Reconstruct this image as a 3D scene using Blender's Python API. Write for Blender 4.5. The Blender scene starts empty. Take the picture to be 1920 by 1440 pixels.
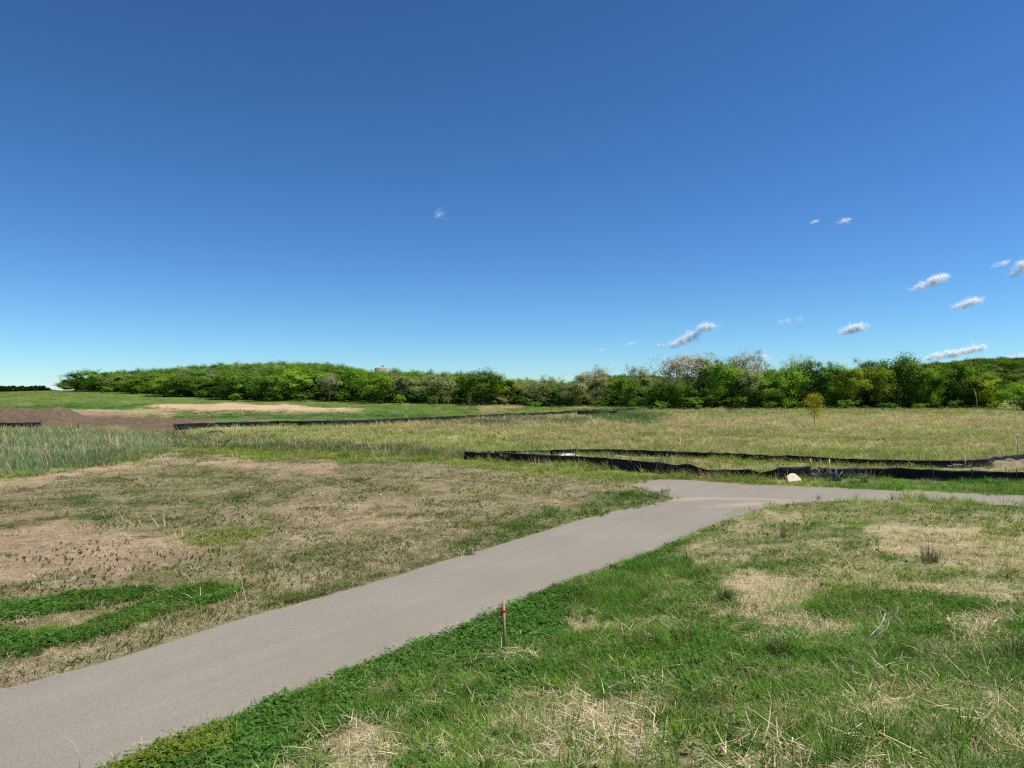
import bpy, math, random
import numpy as np

# ------------------------------------------------------------------ camera, sky, sun, exposure
sc = bpy.context.scene
C = sc.collection
EYE = 3.2                       # eye height above the path, metres
F, CX, CY = 1331.0, 960.0, 720.0
PITCH = math.atan(20 / 1331.0)
cam_data = bpy.data.cameras.new("camera")
cam = bpy.data.objects.new("camera", cam_data)
C.objects.link(cam)
cam.location = (0, 0, EYE)
cam.rotation_euler = (math.pi / 2 + PITCH, 0, 0)
cam_data.sensor_width = 36
cam_data.lens = 36 * F / 1920
cam_data.clip_start = 0.05
cam_data.clip_end = 60000
sc.camera = cam

SUN_AZ, SUN_EL = 98.0, 61.0     # azimuth clockwise from the view direction (+Y)
world = bpy.data.worlds.new("World")
sc.world = world
world.use_nodes = True
wn = world.node_tree
sky = wn.nodes.new("ShaderNodeTexSky")
sky.sky_type = "NISHITA"
sky.sun_disc = False
sky.sun_elevation = math.radians(SUN_EL)
sky.sun_rotation = math.radians(SUN_AZ)
sky.air_density = 0.9
sky.dust_density = 0.0
sky.ozone_density = 10.0
tone = wn.nodes.new("ShaderNodeGamma")            # one even tone curve over the whole sky
tone.inputs[1].default_value = 1.3
wn.links.new(sky.outputs[0], tone.inputs[0])
tint = wn.nodes.new("ShaderNodeMix"); tint.data_type = 'RGBA'; tint.blend_type = 'MULTIPLY'
tint.inputs[0].default_value = 1.0
tint.inputs[7].default_value = (0.85, 0.99, 0.95, 1)
wn.links.new(tone.outputs[0], tint.inputs[6])
wn.links.new(tint.outputs[2], wn.nodes["Background"].inputs[0])
wn.nodes["Background"].inputs[1].default_value = 0.068
sun_data = bpy.data.lights.new("sun", "SUN")
sun_data.energy = 5.0
sun_data.angle = math.radians(0.53)
sun_data.color = (1.0, 0.95, 0.87)
sun = bpy.data.objects.new("sun", sun_data)
C.objects.link(sun)
sun.rotation_euler = (math.radians(90 - SUN_EL), 0, math.radians(180 - SUN_AZ))
sun.location = (0, 0, 60)
sc.view_settings.view_transform = "Standard"
sc.view_settings.look = "None"
sc.view_settings.exposure = 0.2
sc.view_settings.gamma = 1.0
sc.cycles.adaptive_threshold = 0.025
sc.cycles.use_denoising = False
sc.cycles.filter_width = 1.25
sc.cycles.max_bounces = 4
sc.cycles.diffuse_bounces = 2
sc.cycles.glossy_bounces = 1
sc.cycles.transmission_bounces = 3
sc.cycles.transparent_max_bounces = 8

random.seed(7)
RNG = np.random.default_rng(7)

# ------------------------------------------------------------------ noise
def _hash(ix, iy, seed):
    n = (ix.astype(np.int64) * 374761393 + iy.astype(np.int64) * 668265263 + seed * 974634777) & 0xFFFFFFFF
    n = ((n ^ (n >> 13)) * 1274126177) & 0xFFFFFFFF
    return ((n ^ (n >> 16)) & 0xFFFFFF) / float(0xFFFFFF)
def vnoise(x, y, seed=0):
    x = np.asarray(x, float); y = np.asarray(y, float)
    ix, iy = np.floor(x), np.floor(y)
    fx, fy = x - ix, y - iy
    fx = fx * fx * (3 - 2 * fx); fy = fy * fy * (3 - 2 * fy)
    a = _hash(ix, iy, seed); b = _hash(ix + 1, iy, seed)
    c = _hash(ix, iy + 1, seed); d = _hash(ix + 1, iy + 1, seed)
    return (a * (1 - fx) + b * fx) * (1 - fy) + (c * (1 - fx) + d * fx) * fy
def fbm(x, y, seed=0, octv=4):
    s = 0; a = 0.5; t = 0
    for i in range(octv):
        s = s + a * vnoise(x * 2 ** i, y * 2 ** i, seed + i * 17); t += a; a *= 0.5
    return s / t
def S(v, a, b):
    t = np.clip((v - a) / (b - a), 0, 1)
    return t * t * (3 - 2 * t)

# ------------------------------------------------------------------ the lie of the land
def flat_ray(px, py):
    """where the sight line of a photo pixel meets the level of the path (z = 0)"""
    v = CY - py
    Y = F * math.cos(PITCH) - v * math.sin(PITCH)
    Z = v * math.cos(PITCH) + F * math.sin(PITCH)
    t = -EYE / Z
    return (px - CX) * t, Y * t

PATH_PX = [(-330, 1380), (-120, 1327), (0, 1297), (150, 1258), (300, 1212), (450, 1165), (600, 1123), (700, 1095), (830, 1055),
           (960, 1016), (1080, 979), (1180, 954), (1235, 944), (1262, 937), (1240, 929), (1205, 918), (1186, 911),
           (1205, 905), (1235, 900), (1290, 901), (1390, 908), (1500, 913), (1700, 922), (1920, 930), (2200, 942), (2500, 954),
           (2500, 976), (2200, 964), (1920, 951), (1800, 945), (1700, 941), (1580, 941), (1480, 947), (1420, 958), (1350, 980),
           (1290, 1005), (1200, 1043), (1090, 1080), (1000, 1119), (930, 1150), (830, 1190), (700, 1240), (600, 1279),
           (490, 1326), (330, 1388), (180, 1450), (60, 1500), (-100, 1545), (-330, 1640)]
PATH = np.array([flat_ray(*p) for p in PATH_PX])
def sdf(poly, x, y):
    """signed distance to a polygon, negative inside"""
    poly = np.asarray(poly, float)
    d2 = np.full(np.shape(x), 1e18); ins = np.zeros(np.shape(x), bool)
    n = len(poly)
    for i in range(n):
        ax, ay = poly[i]; bx, by = poly[(i + 1) % n]
        ex, ey = bx - ax, by - ay
        wx, wy = x - ax, y - ay
        t = np.clip((wx * ex + wy * ey) / (ex * ex + ey * ey + 1e-12), 0, 1)
        d2 = np.minimum(d2, (wx - ex * t) ** 2 + (wy - ey * t) ** 2)
        c = ((ay <= y) & (by > y)) | ((by <= y) & (ay > y))
        with np.errstate(divide='ignore', invalid='ignore'):
            xi = ax + (y - ay) / (by - ay + 1e-15) * ex
        ins ^= c & (x < xi)
    return np.where(ins, -1, 1) * np.sqrt(d2)

MOUND = (-56.0, 73.0)
def H(x, y, detail=True):
    x = np.asarray(x, float); y = np.asarray(y, float)
    r = np.hypot(x, y)
    perp = (x + 2.64) * 0.805 - (y - 7.5) * 0.593          # metres to the right of the path's right edge
    z = 1.62 * S(perp, 0.2, 6.6) * np.exp(-(r / 9.5) ** 2)  # the bank the photographer stands on
    z = z + 0.16 * S(perp, 0.4, 4.0) * np.exp(-((x - 8) ** 2 + (y - 15) ** 2) / 60.0)
    # gentle rise to the left and towards the woods
    z = z + 3.2 * S(y, 85, 330) * S(-x, 10, 190) + 0.9 * S(y, 110, 200) * S(-x, -40, 60)
    z = z + 7.5 * np.exp(-(((x + 85) / 75) ** 2 + ((y - 320) / 75) ** 2))
    # far wooded hill on the right
    z = z + 36.0 * np.exp(-(((x - 640) / 210) ** 2 + ((y - 900) / 190) ** 2)) + 14 * np.exp(-(((x - 150) / 260) ** 2 + ((y - 950) / 150) ** 2))
    # soil heaped around the left fence
    z = z + 0.55 * np.exp(-(((x + 32) / 14) ** 2 + ((y - 83) / 6) ** 2))
    # spoil behind the right hand fence
    z = z + 0.2 * np.exp(-(((x - 20.5) / 2.4) ** 2 + ((y - 31.0) / 1.6) ** 2))
    if detail and x.size:
        sd = sdf(PATH, x, y)
        m = S(sd, 0.1, 1.2)
        near = np.exp(-r / 60)
        z = z + m * (0.09 * (fbm(x * .6, y * .6, 3) - .5) + 0.10 * (fbm(x * 1.9, y * 1.9, 5, 3) - .5) * near
                     + 0.5 * (fbm(x * .05, y * .05, 9, 3) - .5) * S(r, 25, 80))
        z = np.where(sd < -0.25, -0.04, z)
    return z
def project(x, y, z):
    dz = z - EYE
    dep = y * math.cos(PITCH) + dz * math.sin(PITCH)
    v = dz * math.cos(PITCH) - y * math.sin(PITCH)
    near = dep < 0.6
    dep = np.where(near, 0.6, dep)
    px = CX + F * x / dep
    py = CY - F * v / dep
    return np.where(near, 1400 + x * 60, px), np.where(near, 1900, py)
def ground(px, py):
    """point of the ground seen at a photo pixel"""
    v = CY - py
    d = np.array([px - CX, F * math.cos(PITCH) - v * math.sin(PITCH), v * math.cos(PITCH) + F * math.sin(PITCH)]) / F
    t = np.concatenate([np.arange(1.5, 60, 0.06), np.arange(60, 420, 0.8)])
    X, Y, Z = d[0] * t, d[1] * t, EYE + d[2] * t
    h = H(X, Y)
    k = np.argmax(Z <= h)
    if Z[k] > h[k]: k = len(t) - 1
    return float(X[k]), float(Y[k]), float(h[k])
def hz(x, y): return float(H(np.array([x]), np.array([y]))[0])
def at(px, dist):
    """ground point in the direction of a photo column, at a given distance"""
    x, y = (px - CX) / F * dist, dist
    return x, y, hz(x, y)

# ------------------------------------------------------------------ zones of ground cover
FIELDS = ('r', 'g_', 'b', 'grass', 'gh', 'cr', 'cg', 'cb', 'straw', 'dry', 'clover', 'weed', 'dh')
def zp(col, grass=0., gh=.3, gc=(.1, .15, .04), straw=0., dry=0., clover=0., weed=0., dh=.5):
    return np.array([*col, grass, gh, *gc, straw, dry, clover, weed, dh])
OLIVE = (.165, .19, .060)
LUSH = (.115, .232, .035)
YEL = (.205, .265, .05)
BLUEG = (.205, .30, .135)
BASE = zp((.34, .33, .14), .95, .26, (.275,.335,.095), .1, .24, dh=.42)
ZONES = [
 # middle meadow
 ([(1180,778),(1920,782),(2200,784),(2200,806),(1920,806),(1180,812),(760,812),(720,800)], 6, zp((.37,.32,.16), .7, .3, (.30,.33,.11), 0, .5, dh=.5)),
 ([(1150,768),(1400,765),(1920,764),(2200,764),(2200,780),(1500,778),(1230,786)], 4, zp((.21,.23,.085), .95, .24, (.17,.225,.06), 0, .2, dh=.4)),
 ([(960,818),(1920,822),(2200,824),(2200,840),(1300,834),(960,836)], 6, zp((.31,.27,.13), .8, .22, (.275,.285,.10), .1, .26, dh=.36)),
 ([(1090,772),(1200,766),(1260,785),(1200,800),(1130,790)], 6, zp((.09,.14,.05), .95, .45, (.075,.17,.05), 0, .12)),
 ([(900,784),(1100,780),(1100,792),(930,800),(800,800)], 5, zp((.12,.15,.06), .8, .4, (.09,.15,.06), 0, .4)),
 # fields to the left
 ([(-400,690),(0,725),(300,735),(480,750),(760,757),(1160,764),(1200,765),(900,783),(700,793),(330,803),(0,806),(-400,806)], 2.5, zp((.135,.185,.04), .55, .16, (.13,.20,.035))),
 ([(-400,752),(0,760),(220,758),(420,762),(300,770),(0,768),(-400,768)], 2.5, zp((.085,.155,.035), .7, .22, (.08,.17,.03))),
 ([(250,763),(330,758),(430,756),(560,761),(725,768),(690,774),(560,773),(430,770),(310,767)], 1.6, zp((.50,.345,.205))),
 ([(70,770),(190,767),(340,768),(420,774),(330,783),(200,786),(90,782)], 2, zp((.40,.28,.17), .15, .15, YEL)),
 ([(85,776),(150,776),(210,782),(160,784),(100,782)], 1.5, zp((.52,.345,.20))),
 ([(300,773),(430,770),(640,775),(820,778),(760,787),(520,789),(330,785)], 2.5, zp((.10,.165,.04), .7, .25, (.095,.18,.045))),
 ([(900,764),(985,762),(975,768),(910,772)], 2, zp((.38,.32,.16), .3, .3, YEL, 0, 1.)),
 ([(-300,785),(60,788),(120,783),(210,784),(330,787),(620,786),(460,792),(330,798),(340,806),(425,812),(370,817),(290,810),(120,806),(-300,806)], 2, zp((.138,.096,.058), .0, .2)),
 # blue green stand on the left
 ([(-600,808),(120,807),(330,815),(440,826),(560,838),(420,846),(300,846),(150,876),(0,892),(-600,940)], 6, zp((.16,.19,.085), 1., .42, BLUEG, .05, .22, dh=.7)),
 ([(300,815),(520,822),(700,838),(880,852),(880,866),(560,852),(300,846)], 5, zp((.17,.18,.075), .9, .3, (.13,.185,.06), .1, .25)),
 ([(360,842),(560,848),(880,863),(1000,872),(1240,891),(1500,903),(1600,906),(1700,914),(1500,912),(1300,902),(1225,899),(1180,910),(1010,890),(860,872),(640,862),(400,854)], 4, zp((.15,.18,.045), 1., .17, YEL)),
 # bare field left of the path
 ([(-700,985),(-300,930),(0,899),(150,880),(320,853),(440,858),(640,864),(860,873),(1010,891),(1180,912),(1262,937),(1080,979),(830,1056),(450,1166),(0,1298),(-400,1400),(-900,1500)], 5, zp((.265,.205,.125), .55, .065, (.16,.185,.06), .5, .03, weed=.6, dh=.18)),
 ([(0,900),(150,882),(310,855),(330,862),(180,890),(0,915)], 4, zp((.38,.265,.17), .08, .08, OLIVE, .2)),
 ([(330,866),(480,862),(640,870),(630,886),(480,884),(340,880)], 5, zp((.35,.25,.155), .15, .08, OLIVE, .3, weed=.2)),
 ([(-100,995),(150,985),(330,1005),(420,1040),(300,1075),(100,1085),(-100,1100)], 14, zp((.30,.212,.136), .08, .08, OLIVE, .35, weed=.25)),
 ([(540,930),(760,945),(860,985),(720,1000),(560,985)], 14, zp((.295,.22,.138), .25, .08, OLIVE, .6, weed=.25)),
 ([(80,930),(180,915),(340,905),(330,940),(240,962),(90,962)], 8, zp((.23,.19,.10), .5, .09, (.125,.175,.055), .45, weed=.4)),
 ([(125,968),(200,965),(200,982),(130,984)], 5, zp((.16,.16,.06), .9, .13, (.11,.18,.045), .1)),
 ([(330,880),(470,890),(560,930),(430,970),(260,990),(240,960),(340,930)], 12, zp((.23,.19,.10), .6, .085, (.13,.17,.055), .5, weed=.5)),
 ([(330,995),(500,990),(490,1020),(340,1022)], 8, zp((.2,.19,.08), .75, .1, YEL, .4, weed=.4)),
 ([(500,1010),(700,990),(800,1040),(640,1100),(450,1155),(330,1195),(240,1200),(400,1100)], 14, zp((.30,.24,.145), .5, .1, OLIVE, .95, weed=.5)),
 ([(-80,1130),(60,1128),(160,1112),(300,1102),(300,1116),(110,1150),(-80,1172)], 3, zp((.13,.12,.05), .5, .12, LUSH, .1, clover=1.)),
 ([(-200,1215),(0,1187),(120,1180),(220,1150),(300,1122),(400,1092),(472,1104),(400,1132),(270,1166),(160,1198),(60,1225),(-200,1275)], 4, zp((.12,.12,.05), .55, .14, LUSH, .05, clover=1.)),
 ([(900,1005),(1010,960),(1150,925),(1240,930),(1180,955),(960,1018),(840,1055),(800,1050)], 8, zp((.17,.17,.07), .95, .15, (.10,.175,.04), .25, weed=.5)),
 # right of the path: bank and level ground
 ([(-400,1660),(60,1478),(490,1311),(830,1179),(1000,1113),(1200,1042),(1350,979),(1480,946),(1700,940),(1920,950),(2400,972),(4000,1040),(4000,4000),(-400,4000)], 3, zp((.155,.15,.06), 1., .12, LUSH, .22, .012, clover=.16, weed=.5, dh=.22)),
 ([(1440,951),(1700,941),(1920,951),(2400,975),(2400,1140),(1920,1120),(1500,1110),(1240,1060),(1290,1004),(1350,979)], 10, zp((.25,.215,.105), .95, .085, (.15,.225,.05), .5, .04, weed=.45, dh=.2)),
 ([(1590,985),(1720,985),(1920,1000),(2400,1030),(2400,1100),(1920,1090),(1780,1060),(1640,1030)], 10, zp((.38,.30,.175), .42, .10, YEL, 1., .06, dh=.22)),
 ([(1360,1088),(1450,1078),(1540,1105),(1500,1150),(1380,1140)], 8, zp((.40,.315,.185), .25, .11, LUSH, 1., .03, dh=.2)),
 ([(1345,1148),(1450,1140),(1610,1180),(1600,1205),(1520,1195),(1400,1165)], 7, zp((.40,.315,.185), .25, .11, LUSH, 1., .03, dh=.2)),
 ([(1050,1150),(1140,1160),(1180,1185),(1090,1190)], 6, zp((.34,.27,.15), .4, .18, LUSH, .9)),
 ([(1400,1195),(1450,1190),(1440,1215),(1395,1210)], 5, zp((.38,.29,.17), .3, .2, LUSH, 1.)),
 ([(1780,1150),(1880,1150),(1900,1215),(1790,1210)], 8, zp((.34,.27,.15), .45, .2, LUSH, .9, .1)),
 ([(940,1330),(1120,1300),(1260,1320),(1290,1380),(1200,1440),(1000,1450),(900,1440)], 16, zp((.38,.30,.18), .25, .18, LUSH, 1., .03, dh=.22)),
 ([(620,1370),(740,1350),(800,1400),(760,1470),(600,1470)], 14, zp((.36,.29,.17), .32, .18, LUSH, .95, .03, dh=.22)),
 ([(1360,1420),(1600,1390),(1700,1430),(1640,1500),(1360,1500)], 14, zp((.35,.28,.16), .4, .2, LUSH, .9, .05)),
 ([(1640,1230),(1800,1180),(2000,1250),(2200,1500),(2200,2500),(1350,2500),(1500,1380)], 30, zp((.13,.13,.05), 1., .155, (.125,.235,.045), .18, .012, dh=.22)),
 ([(1090,1082),(1200,1044),(1290,1050),(1310,1090),(1210,1130),(1120,1140)], 10, zp((.12,.13,.05), 1., .18, (.11,.24,.04), .05)),
 ([(60,1474),(180,1430),(490,1309),(700,1226),(830,1178),(930,1141),(1000,1112),(1060,1098),(1090,1120),(1045,1200),(960,1245),(800,1300),(620,1370),(480,1450),(420,1560),(60,1560)], 8, zp((.13,.14,.045), .22, .14, LUSH, .04, clover=1.)),
 ([(420,1280),(1300,1190),(1420,1230),(1200,1270),(700,1330)], 24, zp((.14,.15,.05), .75, .16, LUSH, .08, clover=.5)),
 ([(200,1410),(400,1340),(430,1385),(330,1440),(200,1460)], 14, zp((.16,.17,.04), .3, .15, (.15,.22,.035), .05, clover=1.)),
 # grass strip beyond the right arm of the path, and between the fences
 ([(1080,853),(1230,855),(1450,862),(1700,872),(1840,872),(1920,866),(2300,850),(2300,920),(1920,896),(1740,886),(1560,884),(1330,880),(1240,868),(1080,860)], 2.5, zp((.33,.27,.16), .6, .2, YEL, .5, .2, dh=.25)),
 ([(1540,898),(1700,893),(1920,901),(2400,920),(2400,948),(1920,929),(1700,921),(1560,914)], 3, zp((.13,.16,.045), 1., .15, (.11,.23,.04))),
 ([(1830,866),(1920,862),(1960,866),(1960,880),(1850,876)], 3, zp((.32,.25,.16), .4, .15, YEL, .3)),
]
def zone(x, y, z):
    px, py = project(x, y, z)
    lat = px / 70.0; lon = 60 * np.log(np.maximum(np.abs(py - 735), 3.))
    wob = (fbm(lat, lon / 14, 31, 4) - .5)
    wob2 = (fbm(lat * 1.3 + 40, lon / 10, 57, 4) - .5)
    out = np.repeat(BASE[:, None], x.size, 1)
    for poly, feather, p in ZONES:
        amp = feather * 4.0
        P = np.array(poly, float)
        lo, hi = P.min(0) - 4 * feather, P.max(0) + 4 * feather
        m = (px > lo[0]) & (px < hi[0]) & (py > lo[1]) & (py < hi[1])
        if not m.any(): continue
        sd = sdf(P, px[m] + wob[m] * amp * 2.2, py[m] + wob2[m] * amp)
        w = S(-sd, -feather * .6, feather * .6)
        out[:, m] = out[:, m] * (1 - w) + p[:, None] * w
    d = sdf(PATH, x, y)
    # matted thatch showing through on the bank
    bank = ((x + 2.64) * 0.805 - (y - 7.5) * 0.593 > .6) & (py > 960)
    th = bank * S(fbm(x * 1.25 + 3, y * 1.25, 303, 4) + .05 * S(x, 0, 4), .53, .61) * (1 - np.clip(out[10] * 1.2, 0, 1)) * .62
    tp = zp((.40, .32, .185), .24, .085, LUSH, 1., .02, dh=.22)
    out = out * (1 - th) + tp[:, None] * th
    # grassy verge along the left side of the path
    perp = (x + 2.64) * 0.805 - (y - 7.5) * 0.593
    v = S(-d, -0.75, -0.1) * (perp < -1.2) * (y < 23) * S(d, -.2, .0)
    v = v * S(fbm(x * .9, y * .9, 77), .30, .52)
    vp = zp((.17, .17, .065), .9, .13, (.12, .18, .045), .3, .03, weed=.4)
    out = out * (1 - v) + vp[:, None] * v
    return dict(zip(FIELDS, out)), d, px, py

# ------------------------------------------------------------------ material helpers
def mat(name):
    m = bpy.data.materials.new(name); m.use_nodes = True
    nt = m.node_tree; nt.nodes.clear()
    out = nt.nodes.new("ShaderNodeOutputMaterial")
    def N(t, **kw):
        n = nt.nodes.new("ShaderNode" + t)
        for k, v in kw.items():
            if k in n.inputs: n.inputs[k].default_value = v
            else: setattr(n, k, v)
        return n
    return m, nt, out, N
def mathn(nt, N, op, a, b):
    n = N("Math", operation=op)
    for i, v in enumerate((a, b)):
        if isinstance(v, (int, float)): n.inputs[i].default_value = v
        else: nt.links.new(v, n.inputs[i])
    return n.outputs[0]
def mixc(nt, N, fac, a, b, blend='MIX'):
    n = N("Mix", data_type='RGBA', blend_type=blend)
    for s, v in ((0, fac), (6, a), (7, b)):
        if isinstance(v, (int, float)): n.inputs[s].default_value = v
        elif isinstance(v, tuple): n.inputs[s].default_value = (*v, 1)
        else: nt.links.new(v, n.inputs[s])
    return n.outputs[2]
def ramp(nt, N, src, lo, hi, a=0., b=1.):
    n = N("MapRange"); n.inputs[1].default_value = lo; n.inputs[2].default_value = hi
    n.inputs[3].default_value = a; n.inputs[4].default_value = b
    nt.links.new(src, n.inputs[0]); return n.outputs[0]
def noise(nt, N, scale, detail=4, rough=.6, vec=None):
    n = N("TexNoise"); n.inputs['Scale'].default_value = scale; n.inputs['Detail'].default_value = detail
    n.inputs['Roughness'].default_value = rough
    if vec is None:
        g = N("NewGeometry"); vec = g.outputs['Position']
    nt.links.new(vec, n.inputs['Vector']); return n.outputs['Fac']
def simple(name, col, rough=.8, var=.25, scale=8., metal=0., spec=.3, bump=0.):
    m, nt, out, N = mat(name)
    b = N("BsdfPrincipled", Roughness=rough, Metallic=metal); b.inputs['Specular IOR Level'].default_value = spec
    tc = N("TexCoord")
    nz = noise(nt, N, scale, 5, .65, tc.outputs['Object'])
    f = ramp(nt, N, nz, .25, .75, 1 - var, 1 + var)
    hs = N("HueSaturation"); hs.inputs['Color'].default_value = (*col, 1)
    nt.links.new(f, hs.inputs['Value'])
    nt.links.new(hs.outputs[0], b.inputs['Base Color'])
    if bump:
        bp = N("Bump", Strength=bump); bp.inputs['Distance'].default_value = .02
        nt.links.new(nz, bp.inputs['Height']); nt.links.new(bp.outputs[0], b.inputs['Normal'])
    nt.links.new(b.outputs[0], out.inputs[0])
    return m
def plant(name, source, translucent=.3, spread=.55, rough=.55, var=.5):
    """leaf or blade material: colour from the instance ('INSTANCER') or the object colour; each blade varies"""
    m, nt, out, N = mat(name)
    if source == 'OBJECT':
        col = N("ObjectInfo").outputs['Color']
    else:
        col = N("Attribute", attribute_type='INSTANCER', attribute_name='col').outputs['Color']
    v = N("Attribute", attribute_type='GEOMETRY', attribute_name='v').outputs['Fac']
    hs = N("HueSaturation"); nt.links.new(col, hs.inputs['Color'])
    nt.links.new(ramp(nt, N, v, 0, 1, 1 - var, 1 + var), hs.inputs['Value'])
    nt.links.new(ramp(nt, N, v, 0, 1, .51, .485), hs.inputs['Hue'])
    d = N("BsdfDiffuse")
    t = N("BsdfTranslucent"); mx = N("MixShader"); mx.inputs[0].default_value = translucent
    nt.links.new(hs.outputs[0], d.inputs['Color'])
    hb = N("HueSaturation", Saturation=1.15, Value=1.2); nt.links.new(hs.outputs[0], hb.inputs['Color'])
    nt.links.new(hb.outputs[0], t.inputs['Color'])
    nt.links.new(d.outputs[0], mx.inputs[1]); nt.links.new(t.outputs[0], mx.inputs[2])
    nt.links.new(mx.outputs[0], out.inputs[0])
    return m

# ------------------------------------------------------------------ mesh helpers
def arr_mesh(name, V, Fc, material=None, v=None, smooth=False):
    """mesh from arrays; Fc is (n, k) or a list of such"""
    me = bpy.data.meshes.new(name)
    V = np.asarray(V, np.float32)
    Fs = Fc if isinstance(Fc, list) else [Fc]
    Fs = [np.asarray(f, np.int32) for f in Fs if len(f)]
    me.vertices.add(len(V)); me.vertices.foreach_set('co', V.ravel())
    loops = np.concatenate([f.ravel() for f in Fs])
    tot = np.concatenate([np.full(len(f), f.shape[1], np.int32) for f in Fs])
    start = np.concatenate([[0], np.cumsum(tot)[:-1]]).astype(np.int32)
    me.loops.add(len(loops)); me.loops.foreach_set('vertex_index', loops)
    me.polygons.add(len(tot)); me.polygons.foreach_set('loop_start', start)
    try: me.polygons.foreach_set('loop_total', tot)
    except Exception: pass
    if smooth: me.polygons.foreach_set('use_smooth', np.ones(len(tot), bool))
    if v is not None:
        a = me.attributes.new('v', 'FLOAT', 'POINT'); a.data.foreach_set('value', np.asarray(v, np.float32))
    if material: me.materials.append(material)
    me.update(calc_edges=True); me.validate()
    return me
class MB:
    def __init__(s): s.V = []; s.F = {3: [], 4: []}; s.v = []
    def add(s, verts, faces, v=.5):
        o = len(s.V)
        s.V += [tuple(p) for p in verts]; s.v += [v] * len(verts)
        for f in faces: s.F[len(f)].append([i + o for i in f])
    def box(s, c, d, rot=None):
        x, y, z = [q / 2 for q in d]
        P = np.array([(-x,-y,-z),(x,-y,-z),(x,y,-z),(-x,y,-z),(-x,-y,z),(x,-y,z),(x,y,z),(-x,y,z)])
        if rot is not None: P = P @ np.array(rot).T
        s.add(P + np.array(c), [(0,3,2,1),(4,5,6,7),(0,1,5,4),(1,2,6,5),(2,3,7,6),(3,0,4,7)])
    def tube(s, pts, rad, n=6, v=.5, cap=True):
        pts = [np.array(p, float) for p in pts]; P = []; k = len(pts)
        for i, p in enumerate(pts):
            t = pts[min(i + 1, k - 1)] - pts[max(i - 1, 0)]
            t = t / (np.linalg.norm(t) + 1e-9)
            a = np.cross(t, (0, 1, 0.01) if abs(t[1]) < .9 else (1, 0, 0)); a /= np.linalg.norm(a) + 1e-9
            b = np.cross(t, a)
            r = rad[i] if hasattr(rad, '__len__') else rad
            for j in range(n):
                q = 2 * math.pi * j / n
                P.append(p + (a * math.cos(q) + b * math.sin(q)) * r)
        Fc = [(i*n+j, i*n+(j+1) % n, (i+1)*n+(j+1) % n, (i+1)*n+j) for i in range(k-1) for j in range(n)]
        if cap:
            P.append(pts[0]); P.append(pts[-1])
            Fc += [(k*n, (j+1) % n, j) for j in range(n)] + [(k*n+1, (k-1)*n+j, (k-1)*n+(j+1) % n) for j in range(n)]
        s.add(P, Fc, v)
    def blade(s, base, az, length, width, lean, curl, v, seg=3):
        """curved tapering grass blade"""
        x, y, z = base; P = []; L = length / seg; a = lean
        dx, dy = math.cos(az), math.sin(az); sx, sy = -dy * width / 2, dx * width / 2
        for i in range(seg + 1):
            t = 1 - (i / seg) ** 1.5
            if i == seg: P.append((x, y, z)); break
            P += [(x - sx * t, y - sy * t, z), (x + sx * t, y + sy * t, z)]
            x += dx * math.sin(a) * L; y += dy * math.sin(a) * L; z += math.cos(a) * L; a += curl / seg
        Fc = [(2*i, 2*i+1, 2*i+3, 2*i+2) for i in range(seg - 1)] + [(2*seg-2, 2*seg-1, 2*seg)]
        s.add(P, Fc, v)
    def mesh(s, name, material=None, smooth=False):
        return arr_mesh(name, s.V, [s.F[3], s.F[4]], material, s.v, smooth)
def link(name, mesh, parent=None, loc=(0, 0, 0), **props):
    o = bpy.data.objects.new(name, mesh); C.objects.link(o); o.location = loc
    if parent: o.parent = parent
    for k, v in props.items(): o[k] = v
    return o
def thing(name, label, category, loc=(0, 0, 0), rz=0., group=None, mesh=None):
    o = bpy.data.objects.new(name, mesh); C.objects.link(o)
    o.location = loc; o.rotation_euler = (0, 0, rz); o['label'] = label; o['category'] = category
    if group: o['group'] = group
    if mesh is None: o.empty_display_size = .3
    return o

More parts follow.
